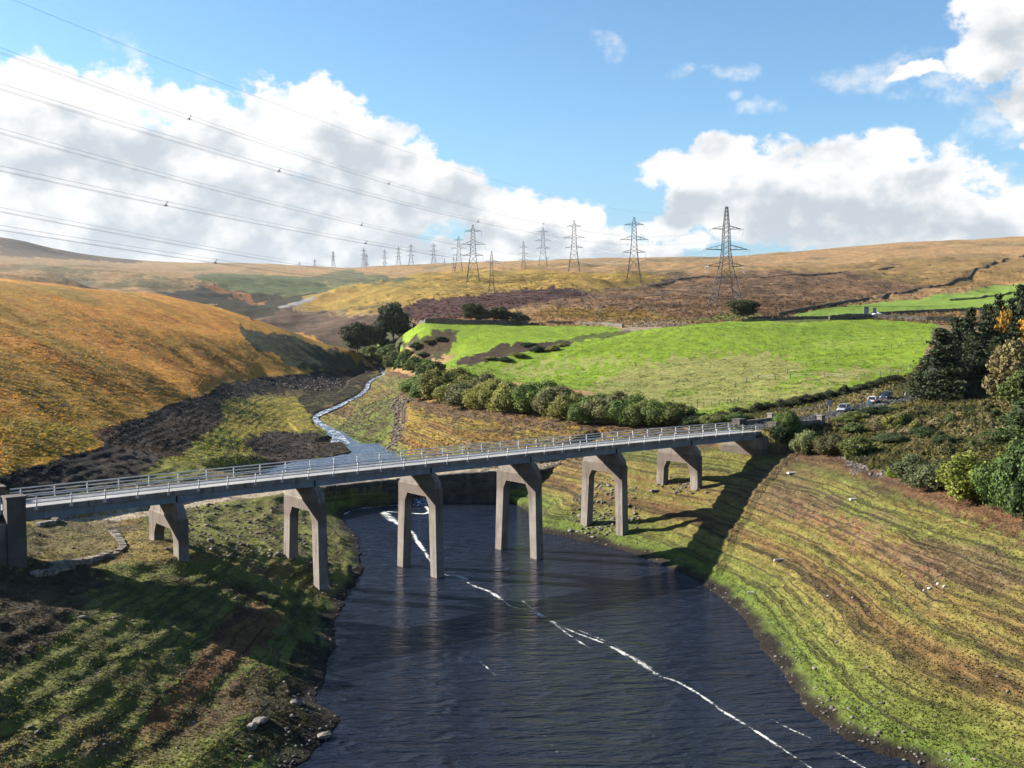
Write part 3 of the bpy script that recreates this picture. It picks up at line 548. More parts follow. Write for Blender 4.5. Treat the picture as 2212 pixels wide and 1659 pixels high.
ob=t.new('ShaderNodeTexCoord').outputs['Object']; n=t.noise(ob,1.6,5,.6,.8); n2=t.noise(ob,.5,4,.6)
at=t.new('ShaderNodeAttribute',attribute_name='Col')
fo=t.math('MULTIPLY',t.maprange(t.math('ADD',n,t.math('MULTIPLY',t.math('SUBTRACT',n2,.5),.6)),.51,.61),at.outputs['Fac'])
t.link(t.mix(fo,(.05,.085,.15,1),(.60,.60,.60,1)),b.inputs['Base Color']); t.link(t.math('MULTIPLY_ADD',fo,.5,.12),b.inputs['Roughness']); b.inputs['IOR'].default_value=1.33  # pool and stream blue is sky reflection put into the colour
bp=t.new('ShaderNodeBump'); bp.inputs['Distance'].default_value=.35; bp.inputs['Strength'].default_value=.8; t.link(n,bp.inputs['Height']); t.link(bp.outputs[0],b.inputs['Normal'])
def smooth_line(P_,n=6):
    P_=[Vector(p) for p in P_]; out=[]
    for i in range(len(P_)-1):
        p0=P_[max(0,i-1)];p1=P_[i];p2=P_[i+1];p3=P_[min(len(P_)-1,i+2)]
        for k in range(n):
            u=k/n; out.append(.5*((2*p1)+(p2-p0)*u+(2*p0-5*p1+4*p2-p3)*u*u+(3*p1-p0-3*p2+p3)*u**3))
    out.append(P_[-1]); return out
def ribbon(name,pts,wid,m,foam=1.,z=None,n=6,kind='structure',horiz=False):
    L_=smooth_line(pts,n); Wd=np.interp(np.arange(len(L_))/n,np.arange(len(wid)),wid); co=[];cl=[]
    for i,p in enumerate(L_):
        d=(L_[min(i+1,len(L_)-1)]-L_[max(i-1,0)]); d.z=0; d.normalize(); nr=Vector((-d.y,d.x,0))
        if horiz: nr=Vector((-1,0,0))
        for k in (-1,-.5,0,.5,1): co.append(p+nr*(Wd[i]*k)); cl.append([foam*(1-abs(k)**2 if kind=='stuff' else 1)]*3)
    f=[(5*i+k,5*i+k+1,5*i+k+6,5*i+k+5) for i in range(len(L_)-1) for k in range(4)]
    me=mesh_np(name,[tuple(c) for c in co],f,[m],col=np.array(cl)); o=link(bpy.data.objects.new(name,me)); return tag(o,kind=kind)
# still pool behind the old road
PO=[(x,y) for x,y in POOL]; cxp=sum(p[0] for p in PO)/len(PO); cyp=sum(p[1] for p in PO)/len(PO)
co=[(cxp,cyp,POOLZ)]+[((x-cxp)*1.07+cxp,(y-cyp)*1.04+cyp,POOLZ) for x,y in PO]; n_=len(PO)
me=mesh_np('pool_water',co,[(0,1+i,1+(i+1)%n_) for i in range(n_)],[sm],col=np.full((n_+1,3),.15)); tag(link(bpy.data.objects.new('pool_water',me)),kind='structure')
ribbon('stream_water',[(p[0],p[1],z_+.01) for p,z_ in zip(STR,STRZ)],[w_*.55 for w_ in STRW],sm,1.)
# ================================================================== road bridge
def concrete(name,c1,c2,stain=(.06,.045,.035),amt=.6,scale=1.,rough=.9,bands=False,island=False):
    m,t,b=newmat(name); ob=t.new('ShaderNodeTexCoord').outputs['Object']
    g=t.new('ShaderNodeNewGeometry').outputs['Position']
    n=t.noise(g,.55*scale,5,.6); s=t.noise(t.vmath('MULTIPLY',g,(1.3,1.3,.16)),1.2*scale,5,.62); f=t.noise(g,9*scale,4,.65)
    base=t.mix(t.maprange(n,.35,.65),(*c1,1),(*c2,1)); c=t.mix(t.math('MULTIPLY',t.maprange(s,.50,.72),amt),base,(*stain,1))
    if bands:
        z=t.new('ShaderNodeSeparateXYZ'); t.link(g,z.inputs[0])
        zz=t.math('ADD',z.outputs[2],t.math('MULTIPLY',n,1.2))
        k=t.math('MULTIPLY',t.maprange(zz,8.4,9.6),t.maprange(zz,12.2,11.6)); c=t.mix(t.math('MULTIPLY',k,.6),c,(.06,.042,.033,1))
        jl=t.math('PINGPONG',z.outputs[2],.62); c=t.mix(t.maprange(jl,.03,.0,0,.35),c,(.1,.08,.07,1))
    v=t.maprange(f,.3,.7,.82,1.16,False); c=t.mix(1.,c,t.comb(v,v,v),'MULTIPLY')
    if island:
        ri=t.new('ShaderNodeNewGeometry').outputs['Random Per Island']; v=t.maprange(ri,0,1,.6,1.35,False); c=t.mix(1.,c,t.comb(v,v,v),'MULTIPLY')
    t.link(c,b.inputs['Base Color']); b.inputs['Roughness'].default_value=rough; b.inputs['Specular IOR Level'].default_value=.25
    bp=t.new('ShaderNodeBump'); bp.inputs['Distance'].default_value=.03; bp.inputs['Strength'].default_value=.6; t.link(f,bp.inputs['Height']); t.link(bp.outputs[0],b.inputs['Normal'])
    return m
M_pier=concrete('pier_concrete',(.128,.110,.096),(.165,.145,.128),(.045,.034,.028),.75,bands=True)
M_pil=concrete('shade_dark_concrete',(.060,.052,.047),(.085,.073,.065),(.03,.025,.02),.6)  # darker copy of the concrete; the pilasters' shade is put into its colour
M_deck=concrete('deck_concrete',(.12,.115,.105),(.165,.155,.145),(.035,.032,.028),.9)
M_road=concrete('bridge_road_surface',(.20,.20,.20),(.26,.26,.255),(.15,.15,.15),.5,.5)
M_steel=concrete('skylight_tinted_girder',(.11,.14,.17),(.15,.185,.22),(.08,.07,.06),.5,rough=.55)  # blue-grey is skylight on the shaded girders, put into the colour
M_rail=concrete('galvanised_rail',(.38,.38,.39),(.47,.47,.47),(.2,.19,.18),.5,2.,rough=.5)
M_stone=concrete('shade_dark_masonry',(.035,.032,.029),(.06,.054,.048),(.018,.016,.015),.6,island=True)  # stone darkened so the colour carries the shade of the wall face
M_blk=concrete('black_gap',(.01,.01,.01),(.015,.015,.015))
LS=16.4; TH=.6846; B4=(.057*LS,8.7399*LS)
bridge=empty('road_bridge',(B4[0],B4[1],0),TH)
tag(bridge,'long grey concrete road bridge with steel railings crossing the drained reservoir on portal piers','bridge')
U=Vector((math.cos(TH),math.sin(TH),0)); CC=Vector((-math.sin(TH),math.cos(TH),0))
def bw(x,y,z=0.): return Vector((B4[0],B4[1],0))+U*x+CC*y+Vector((0,0,z))
def xt(t): return (t-4)*LS
def dz(x): t=x/LS+4; return -.0004*LS*(t-4)-.0014*LS*(t-3.5)**2
ZG,ZD,YD=13.67,14.21,2.66
def strip(mb,x0,x1,y0,y1,z0,z1,n=4):
    for i in range(n):
        a=x0+(x1-x0)*i/n; b_=x0+(x1-x0)*(i+1)/n; da,db=dz(a),dz(b_)
        mb.hexa([(a,y0,z0+da),(b_,y0,z0+db),(b_,y1,z0+db),(a,y1,z0+da),(a,y0,z1+da),(b_,y0,z1+db),(b_,y1,z1+db),(a,y1,z1+da)])
ends=[-.14,1,2,3,4,5,6,7.16]
for i in range(7):
    g=.05; a=xt(ends[i])+g; b_=xt(ends[i+1])-g
    mb=MB(); strip(mb,a-g+.02,b_+g-.02,-YD,YD,ZG+.006,ZD-.16); 
    sl=mb.build('deck_slab',M_deck,bridge)
    for s in (-1,1):
        mb=MB(); strip(mb,a-g+.02,b_+g-.02,min(s*YD,s*(YD-.34)),max(s*YD,s*(YD-.34)),ZD-.156,ZD); mb.build('kerb',M_deck,bridge)
    for y in (-2.42,-.8,.8,2.42):
        mb=MB(); w_=.13
        a2=a+ (0 if i else .14*LS+.4); b2=b_-(0 if i<6 else .16*LS+.4)
        strip(mb,a2,b2,y-w_*.35,y+w_*.35,12.99,ZG); strip(mb,a2,b2,y-w_*1.3,y+w_*1.3,12.93,12.99); mb.build('girder',M_steel,bridge)
mb=MB(); strip(mb,xt(-.14),xt(7.16),-(YD-.345),YD-.345,ZD-.156,ZD-.10,40); mb.build('carriageway',M_road,bridge)
# expansion joint boxes over each pier
mb=MB()
for t_ in range(1,7): mb=MB(); mb.box(xt(t_)-.07,xt(t_)+.07,-2.60,-2.3,12.95+dz(xt(t_)),13.66+dz(xt(t_))); mb.build('joint_cover',M_blk,bridge)
# railings: three rails, posts every 3.28 m with cranked feet fixed to the deck edge
for s in (-1,1):
    mb=MB(); xs=[xt(-.12+.2*k) for k in range(37)]
    for h,w_ in ((1.10,.13),(.74,.11),(.40,.11)):
        mb.tube([(x,s*2.86,ZD+h+dz(x)) for x in xs if -.1<x/LS+4<7.14],w_,6)
    rl=mb.build('railing',M_rail,bridge)
    mb=MB(); mb.hexa([(-.06,-.05,.30),(.06,-.05,.30),(.06,.05,.30),(-.06,.05,.30),(-.045,-.045,1.13),(.045,-.045,1.13),(.045,.045,1.13),(-.045,.045,1.13)])
    mb.hexa([(-.07,-s*.24-.05,-.12),(.07,-s*.24-.05,-.12),(.07,-s*.24+.05,-.12),(-.07,-s*.24+.05,-.12),(-.06,-.05,.30),(.06,-.05,.30),(.06,.05,.30),(-.06,.05,.30)])
    mb.box(-.16,.16,min(-s*.17,-s*.22),max(-s*.17,-s*.22),-.36,-.08)
    pm=mb.mesh('railing_post',M_rail)
    for k in range(36):
        t_=.142-.2+.2*k
        if t_<-.06 or t_>7.12: continue
        x=xt(t_); o=link(bpy.data.objects.new('post',pm),rl); o.location=(x,s*2.86,ZD+dz(x))
# portal piers
def yz_hexa(mb,x0,x1,pts): # pts 4 (y,z) ccw
    (a,b_,c,d)=pts; mb.hexa([(x0,a[0],a[1]),(x1,a[0],a[1]),(x1,b_[0],b_[1]),(x0,b_[0],b_[1]),(x0,d[0],d[1]),(x1,d[0],d[1]),(x1,c[0],c[1]),(x0,c[0],c[1])])
WL=1.12
bases={}
for t_ in range(1,7):
    X=xt(t_); ct=12.925+dz(X)
    mb=MB(); h=WL/2
    # cross beam: two haunched ends and the middle, then the narrower bearing block
    yz_hexa(mb,X-h,X+h,[(-4.2,8.9),(-2.7,8.9),(-2.1,9.98),(-4.2,9.98)]); yz_hexa(mb,X-h,X+h,[(2.7,8.9),(4.2,8.9),(4.2,9.98),(2.1,9.98)])
    mb.box(X-h,X+h,-4.2,4.2,9.98,11.18)
    mb.hexa([(X-h,-4.2,11.18),(X+h,-4.2,11.18),(X+h,4.2,11.18),(X-h,4.2,11.18),(X-h+.12,-4.08,11.32),(X+h-.12,-4.08,11.32),(X+h-.12,4.08,11.32),(X-h+.12,4.08,11.32)])
    hh=h-.12
    mb.hexa([(X-hh,-4.08,11.32),(X+hh,-4.08,11.32),(X+hh,4.08,11.32),(X-hh,4.08,11.32),(X-hh,-4.0,11.9),(X+hh,-4.0,11.9),(X+hh,4.0,11.9),(X-hh,4.0,11.9)])
    mb.hexa([(X-hh,-4.0,11.9),(X+hh,-4.0,11.9),(X+hh,4.0,11.9),(X-hh,4.0,11.9),(X-hh,-3.05,ct),(X+hh,-3.05,ct),(X+hh,3.05,ct),(X-hh,3.05,ct)])
    pr=mb.build('pier',M_pier,bridge)
    for s in (-1,1):
        p=bw(X,s*3.7); zb=min(hz1(p.x,p.y),hz1(bw(X-.6,s*4.3).x,bw(X-.6,s*4.3).y),hz1(bw(X+.6,s*3).x,bw(X+.6,s*3).y))-.8; zb=min(zb,6.6)
        q=1-zb/8.9; yo,yi=4.2+.29*q,2.7+.48*q; yi=min(yi,yo-1.1)
        mb=MB(); h2=h+.05*q
        A_=[(X-h2,s*yi,zb),(X+h2,s*yi,zb),(X+h2,s*yo,zb),(X-h2,s*yo,zb),(X-h,s*2.7,8.9),(X+h,s*2.7,8.9),(X+h,s*4.2,8.9),(X-h,s*4.2,8.9)]
        if s<0: A_=[A_[i] for i in (3,2,1,0,7,6,5,4)]
        mb.hexa(A_); mb.build('leg',M_pier,pr)
# abutments with corner pilasters
for xa,xb,xp0,xp1,nm in ((xt(-.62),xt(0)-.25,xt(-.047),xt(.056),'l'),(xt(6.93),xt(7.6),xt(7.13),xt(7.235),'r')):
    mb=MB(); X0=min(xa,xb);X1=max(xa,xb)
    mb.box(X0,X1,-4.15,4.15,1.5,12.85); mb.box(X0,X1,-4.3,4.3,1.4,11.2)
    if nm=='r': mb.box(xt(7.17),X1,-4.1,4.1,12.86,14.0)
    else: mb.box(X0,xt(-.15),-4.1,4.1,12.86,13.72)
    ab=mb.build('abutment',M_pier,bridge)
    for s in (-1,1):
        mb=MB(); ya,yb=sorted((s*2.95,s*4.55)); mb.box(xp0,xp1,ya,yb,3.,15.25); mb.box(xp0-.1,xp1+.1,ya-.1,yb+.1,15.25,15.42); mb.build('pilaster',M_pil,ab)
# ================================================================== masonry wall of the old valley road with its small arch
def seg_wall(name,pts,base,th,m,label,cat,group=None,skip=None,course=.42,blk=.75,cap=True,jit=.05,parts=False):
    """dry or mortared wall along pts (x,y,top z); courses of separate blocks standing proud, all one joined part"""
    root=None; mb=MB()
    L_=[Vector(p) for p in pts]
    for i in range(len(L_)-1):
        a,b_=L_[i],L_[i+1]; d=(b_-a); ln=math.hypot(d.x,d.y); ux=Vector((d.x/ln,d.y/ln,0)); nx=Vector((-ux.y,ux.x,0)); n=max(1,int(ln/blk))
        for k in range(n):
            u0,u1=k/n,(k+1)/n; p0=a.lerp(b_,u0); p1=a.lerp(b_,u1); zt=(p0.z+p1.z)/2
            zb=base(p0.x,p0.y) if callable(base) else base
            z=zb; r=0
            while z<zt-.05:
                z1=min(z+course*random.uniform(.85,1.2),zt+random.uniform(-.05,.12)); off=(.25*(r%2))*blk
                if not(skip and skip((p0.x+p1.x)/2,(z+z1)/2)):
                    j=random.uniform(0,jit); g=.02
                    q0=p0+ux*(off+g); q1=p1+ux*(off-g)
                    f0=-nx*(th/2+j); f1=nx*(th/2+random.uniform(0,jit))
                    mb.hexa([(*(q0+f0).xy,z+g),(*(q1+f0).xy,z+g),(*(q1+f1).xy,z+g),(*(q0+f1).xy,z+g),(*(q0+f0).xy,z1),(*(q1+f0).xy,z1),(*(q1+f1).xy,z1),(*(q0+f1).xy,z1)])
                z=z1; r+=1
    o=mb.build(name,m); tag(o,label,cat,group); return o
AR=(-12.6,-9.9)  # arch opening in x
ax0=PY(891,1070,184.6)[0]; ax1=PY(925,1070,184.6)[0]
old=seg_wall('old_road_wall',WALL,lambda x,y:-.9,1.0,M_stone,'long dark stone retaining wall with a small arch, standing behind the bridge piers at the water','wall',
    skip=lambda x,z:(ax0-.1<x<ax1+.1) and z<1.9,blk=1.15,course=.55,jit=.10)
mb=MB(); A_=[Vector(p) for p in WALL]
for i in range(len(A_)-1):   # solid hearting behind the face stones
    a,b_=A_[i],A_[i+1]; n=14
    for k in range(n):
        p=a.lerp(b_,k/n); q_=a.lerp(b_,(k+1)/n)
        if ax0-.25<(p.x+q_.x)/2<ax1+.25: zb=2.1
        else: zb=-1.2
        zt0,zt1=p.z-.12,q_.z-.12
        mb.hexa([(p.x,p.y-.44,zb),(q_.x,q_.y-.44,zb),(q_.x,q_.y+1.3,zb),(p.x,p.y+1.3,zb),(p.x,p.y-.44,zt0),(q_.x,q_.y-.44,zt1),(q_.x,q_.y+1.3,zt1),(p.x,p.y+1.3,zt0)])
mb.build('wall_core',M_stone,old)
mb=MB()
for x in (ax0-6.5,ax0-.9,ax1+.9,ax1+7.2): 
    y=np.interp(x,[p[0] for p in WALL],[p[1] for p in WALL]); z=np.interp(x,[p[0] for p in WALL],[p[2] for p in WALL])
    mb=MB(); mb.hexa([(x-.55,y-1.5,-1),(x+.55,y-1.5,-1),(x+.55,y-.4,-1),(x-.55,y-.4,-1),(x-.55,y-.75,z-.5),(x+.55,y-.75,z-.5),(x+.55,y-.4,z-.5),(x-.55,y-.4,z-.5)]); mb.build('buttress',M_stone,old)
mb=MB(); na_=9
ym=(184.7)
for k in range(na_):
    a0=math.pi*k/na_; a1=math.pi*(k+1)/na_-.02; r0=(ax1-ax0)/2; r1=r0+.42; cx_=(ax0+ax1)/2; zc=1.0
    P4=lambda r,a:(cx_-r*math.cos(a),zc+r*math.sin(a)*.75)
    (xa,za),(xb,zb_),(xc,zc_),(xd,zd_)=P4(r0,a0),P4(r0,a1),P4(r1,a1),P4(r1,a0)
    v=MB(); v.hexa([(xa,ym-.66,za),(xa,ym+.5,za),(xb,ym+.5,zb_),(xb,ym-.66,zb_),(xd,ym-.66,zd_),(xd,ym+.5,zd_),(xc,ym+.5,zc_),(xc,ym-.66,zc_)]); v.build('arch_stone',M_stone,old)
# white water falling through the arch
cxa=(ax0+ax1)/2
ribbon('fall_water',[(cxa+.1,192,1.32),(cxa,187,1.25),(cxa,184.6,.9),(cxa+.15,182.6,.12),(cxa+.3,181,.02)],[1.5,1.2,1.1,1.2,1.4],sm,1.)
# ------------------------------------------------------------------ foam streaks drifting on the lake
fm_,t,b=newmat('foam'); at=t.new('ShaderNodeAttribute',attribute_name='Col'); ob=t.new('ShaderNodeTexCoord').outputs['Object']
n=t.noise(ob,3.6,6,.72,.8); n2=t.noise(ob,.33,4,.6)
al=t.maprange(t.math('ADD',t.math('ADD',n,t.math('MULTIPLY',t.math('SUBTRACT',n2,.5),.9)),t.math('MULTIPLY',at.outputs['Fac'],.36)),.78,1.06)
b.inputs['Base Color'].default_value=(.62,.62,.6,1); b.inputs['Roughness'].default_value=.8; t.link(al,b.inputs['Alpha'])
def foam(pts,wid,k=1.):
    P_=[PZ(x,y,0) for x,y in pts]; P_=[(p[0],p[1],.012+.004*foam.i) for p in P_]; foam.i+=1
    return ribbon('foam',P_,[q_*.62 for q_ in wid],fm_,k,kind='stuff')
foam.i=0
foam([(742,1111),(770,1100),(800,1096),(832,1093),(862,1091),(885,1092)],[.4,.9,1.1,1.0,.8,.4],1.1)
foam([(920,1094),(926,1106),(912,1110),(880,1108),(850,1106),(828,1105)],[.8,1.0,.8,.6,.9,.5],1.35)
foam([(826,1104),(838,1116),(856,1128),(876,1140),(892,1152),(902,1170),(914,1186),(926,1206),(946,1232),(962,1242),(990,1246),(1012,1252)],[1.4,2.4,1.6,.8,.9,.9,.8,.7,.4,.5,.7,.3],1.25)
foam([(1008,1258),(1030,1268),(1052,1276),(1078,1291),(1104,1310),(1140,1318),(1170,1332),(1200,1350),(1232,1374),(1276,1402)],[.5,.9,.7,.8,.3,.3,.6,.4,.5,.2],1.1)
foam([(1128,1298),(1160,1322),(1200,1346),(1240,1366),(1290,1384),(1340,1408),(1390,1436),(1420,1458),(1460,1472),(1510,1500),(1560,1536),(1610,1566),(1660,1598),(1700,1625),(1745,1655),(1790,1690)],[.15,.2,.3,.5,.5,.7,1.0,.9,.5,.45,.5,.45,.4,.4,.35,.3],1.15)
foam([(1240,1358),(1290,1378),(1330,1396),(1352,1420)],[.2,.4,.4,.2],1.)
foam([(1640,1540),(1700,1572),(1760,1600),(1800,1622),(1850,1650),(1900,1680)],[.2,.3,.3,.5,.4,.3],.85)
foam([(1000,1400),(1060,1450),(1110,1505),(1160,1570),(1200,1620),(1230,1665)],[.2,.25,.2,.25,.3,.25],.6)
foam([(1420,1400),(1500,1440),(1600,1500),(1680,1560)],[.2,.2,.25,.2],.5)
foam([(760,1300),(800,1380),(860,1470),(880,1560)],[.2,.2,.2,.2],.35)
# ------------------------------------------------------------------ planting: numpy leaf clouds
def foliage(name,var=.35,trans=.25,up=0.,k=1.0):
    m,t,b=newmat(name); at=t.new('ShaderNodeAttribute',attribute_name='Col'); oi=t.new('ShaderNodeObjectInfo')
    c=t.mix(1.,at.outputs['Color'],oi.outputs['Color'],'MULTIPLY'); ri=t.new('ShaderNodeNewGeometry').outputs['Random Per Island']
    v=t.maprange(ri,0,1,1-var,1+var,False); c=t.mix(1.,c,t.comb(v,v,v),'MULTIPLY')
    c=t.mix(1.,c,(k,k,k,1),'MULTIPLY')
    t.link(c,b.inputs['Base Color']); b.inputs['Roughness'].default_value=.75; b.inputs['Specular IOR Level'].default_value=.2
    if up: nm=t.vmath('NORMALIZE',t.vmath('ADD',t.vmath('MULTIPLY',t.new('ShaderNodeNewGeometry').outputs['Normal'],(1-up,)*3),(0,0,up))); t.link(nm,b.inputs['Normal'])
    tr=t.new('ShaderNodeBsdfTranslucent'); t.link(c,tr.inputs['Color']); mx=t.new('ShaderNodeMixShader'); mx.inputs[0].default_value=trans
    t.link(b.outputs[0],mx.inputs[1]); t.link(tr.outputs[0],mx.inputs[2]); t.link(mx.outputs[0],t.n['Material Output'].inputs['Surface']); return m
M_leaf=foliage('leaves'); M_needle=foliage('needles',.3,.1,0.,.8); M_grass=foliage('grass_blades',.22,.3,.85,1.)
M_bark=concrete('bark',(.09,.07,.05),(.16,.13,.10),(.05,.04,.03),.5,3.)
M_birch=concrete('pale_birch_bark',(.45,.43,.38),(.6,.58,.52),(.1,.09,.08),.6,6.)
def leafquads(P_,N_,size,tint,jit=.7):
    n=len(P_); N_=N_+rng.normal(0,jit,(n,3)); N_/=np.linalg.norm(N_,axis=1)[:,None]+1e-9
    R_=rng.normal(0,1,(n,3)); X=np.cross(N_,R_); X/=np.linalg.norm(X,axis=1)[:,None]+1e-9; Y=np.cross(N_,X)
    s=(size*rng.uniform(.6,1.35,n))[:,None]; X=X*s; Y=Y*s*rng.uniform(.5,1.,(n,1))
    co=np.stack([P_-X-Y*.4,P_+X*.3-Y,P_+X+Y*.5,P_-X*.4+Y],1).reshape(-1,3); f=np.arange(4*n).reshape(n,4); col=np.repeat(tint,4,axis=0); return co,f,col
def lobes_cloud(lobes,n,size,dark=(.62,.66,.56),bright=(1.1,1.08,.92),shell=.35):
    w_=np.array([l[3]*l[4]+l[4]*l[5]+l[3]*l[5] for l in lobes]); idx_=rng.choice(len(lobes),n,p=w_/w_.sum()); Lb=np.array(lobes)[idx_]
    D=rng.normal(0,1,(n,3)); D/=np.linalg.norm(D,axis=1)[:,None]; rr=1-shell*rng.random(n)**1.5
    lump=1+.16*np.sin(D[:,0]*7+idx_)+.12*np.sin(D[:,1]*9+D[:,2]*6+idx_*2)
    P_=Lb[:,:3]+D*Lb[:,3:6]*(rr*lump)[:,None]; k=P_[:,2]>.02
    tone=rng.random((len(lobes),1))[idx_]*.6+.4*rng.random((n,1)); tint=np.array(dark)*(1-tone)+np.array(bright)*tone
    return P_[k],D[k],tint[k]
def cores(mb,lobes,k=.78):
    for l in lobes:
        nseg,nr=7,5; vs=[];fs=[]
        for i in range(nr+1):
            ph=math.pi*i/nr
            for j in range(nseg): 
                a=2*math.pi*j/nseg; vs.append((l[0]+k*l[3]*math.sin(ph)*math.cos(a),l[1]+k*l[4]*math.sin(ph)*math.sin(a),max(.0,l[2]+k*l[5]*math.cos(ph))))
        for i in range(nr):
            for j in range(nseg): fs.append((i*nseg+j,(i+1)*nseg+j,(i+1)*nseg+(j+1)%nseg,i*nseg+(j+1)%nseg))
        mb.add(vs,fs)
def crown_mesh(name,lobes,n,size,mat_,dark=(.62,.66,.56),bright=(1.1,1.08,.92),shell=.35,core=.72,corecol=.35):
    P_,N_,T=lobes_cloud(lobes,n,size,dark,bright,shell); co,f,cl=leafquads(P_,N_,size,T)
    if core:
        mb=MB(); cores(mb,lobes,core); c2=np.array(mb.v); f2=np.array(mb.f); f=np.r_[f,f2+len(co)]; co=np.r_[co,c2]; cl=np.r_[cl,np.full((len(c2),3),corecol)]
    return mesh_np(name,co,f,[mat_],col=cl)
def stem_mesh(name,h,r,limbs,mat_,spread=.5,trunk=.5):
    mb=MB(); 
    def tap(a,b_,r0,r1):
        a=Vector(a);b_=Vector(b_);d=(b_-a).normalized(); up=Vector((0,0,1)) if abs(d.z)<.95 else Vector((1,0,0)); x=d.cross(up).normalized(); y=x.cross(d)
        vs=[a+(x*math.cos(k*math.pi/3)+y*math.sin(k*math.pi/3))*r0 for k in range(6)]+[b_+(x*math.cos(k*math.pi/3)+y*math.sin(k*math.pi/3))*r1 for k in range(6)]
        mb.add(vs,[(i,(i+1)%6,6+(i+1)%6,6+i) for i in range(6)]+[(6,7,8,9,10,11)])
    tap((0,0,-.4),(0,0,h*trunk),r,r*.7); tap((0,0,h*trunk),(.02*h,0,h*.92),r*.7,r*.15)
    for i in range(limbs):
        a=2*math.pi*i/limbs+random.random(); z0=h*trunk*random.uniform(.35,1.1); z1=z0+h*random.uniform(.2,.38); rr=h*spread*random.uniform(.5,.9)
        m_=(math.cos(a)*rr*.45,math.sin(a)*rr*.45,z0+(z1-z0)*.6); tap((0,0,z0),m_,r*.42,r*.25); tap(m_,(math.cos(a)*rr,math.sin(a)*rr,z1),r*.25,r*.08)
    return mb.mesh(name,mat_)
def bush_lobes(k,w=1.,h=1.):
    L_=[(0,0,.42*h,.42*w,.42*w,.44*h)]
    for i in range(k):
        a=2*math.pi*i/k+random.uniform(-.3,.3); r=random.uniform(.22,.38)*w; s=random.uniform(.20,.31)
        L_.append((math.cos(a)*r,math.sin(a)*r,random.uniform(.22,.62)*h,s*w,s*w,s*1.05*h))
    L_.append((random.uniform(-.1,.1),random.uniform(-.1,.1),.74*h,.24*w,.24*w,.25*h)); return L_
BUSH=[]   # unit bushes (1 m tall): low-detail set for far ones, high-detail for near ones
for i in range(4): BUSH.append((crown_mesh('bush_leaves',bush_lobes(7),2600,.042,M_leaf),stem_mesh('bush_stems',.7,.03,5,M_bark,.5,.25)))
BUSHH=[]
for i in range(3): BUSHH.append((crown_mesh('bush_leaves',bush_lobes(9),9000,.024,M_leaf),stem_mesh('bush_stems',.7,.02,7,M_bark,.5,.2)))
def plant(name,cat,label,group,x,y,h,w,meshes,color,z=None,rz=None,parts=('crown','stem')):
    z=float(gz(x,y)[0]) if z is None else z
    e=empty(name,(x,y,z-.05),random.random()*6.28 if rz is None else rz); e.scale=(w,w*random.uniform(.9,1.1),h)
    tag(e,label,cat,group)
    for pn,me in zip(parts,meshes):
        o=link(bpy.data.objects.new(pn,me),e); o.color=(*color,1)
    return e
def depthpx(Y,px): return px*Y/FP
OLV=(.13,.15,.045); OLV2=(.18,.18,.05); GRN=(.095,.14,.038); DKG=(.040,.062,.026); YEL=(.19,.19,.03); GRY=(.13,.135,.085)
# --- willow line along the top of the drawdown slope
WL_=[(893,862,822,52),(918,866,812,50),(946,872,802,62),(972,878,818,52),(1004,886,816,60),(1036,890,826,56),(1066,893,826,50),(1103,899,836,58),(1148,903,832,66),(1186,905,838,52),(1222,913,850,52),(1262,922,858,62),(1300,922,850,54),(1340,924,858,60),(1378,926,868,50),(1418,926,872,48),(1448,926,880,54)]
nw=len(WL_)
nth=['first','second','third','fourth','fifth','sixth','seventh','eighth','ninth','tenth','eleventh','twelfth','thirteenth','fourteenth','fifteenth','sixteenth','seventeenth']
for i,(x,yb,yt,w_) in enumerate(WL_):
    p=UP(x,yb-3); h=depthpx(p[1],yb-yt); ww_=depthpx(p[1],w_)*1.32
    c=random.choice([OLV,OLV2,(.15,.15,.07),GRN,(.11,.16,.04)]); k9=random.uniform(.8,1.25); c=tuple(v*k9 for v in c)
    plant('willow_bush','bush','%s round olive-green willow bush from the left in the row below the bright green field'%nth[i],'willow bushes in a row below the field',p[0],p[1]+ww_*.3,h*random.uniform(.75,1.1),ww_,BUSHH[i%3],c)
    if 1: plant('willow_bush','bush','small filler willow behind the %s bush of the row below the field'%nth[i],'willow bushes in a row below the field',p[0]+ww_*.5,p[1]+ww_*.9,h*.8,ww_*1.05,BUSHH[(i+1)%3],c)
for i,(x,yb,yt,w_) in enumerate([(803,786,748,40),(826,794,752,44),(850,798,760,40),(872,800,766,34),(896,804,770,42),(922,806,778,36),(942,812,782,36),(912,815,790,30),(790,775,752,30),(842,780,745,40)]):
    p=UP(x,yb-2); h=depthpx(p[1],yb-yt); ww_=depthpx(p[1],w_)*1.2
    plant('stream_bush','bush','%s dark bush from the left where the stream leaves the gorge'%nth[i],'bushes at the mouth of the gorge',p[0],p[1]+1,h,ww_,BUSH[i%4],tuple(v*random.uniform(.7,1.0) for v in GRN))
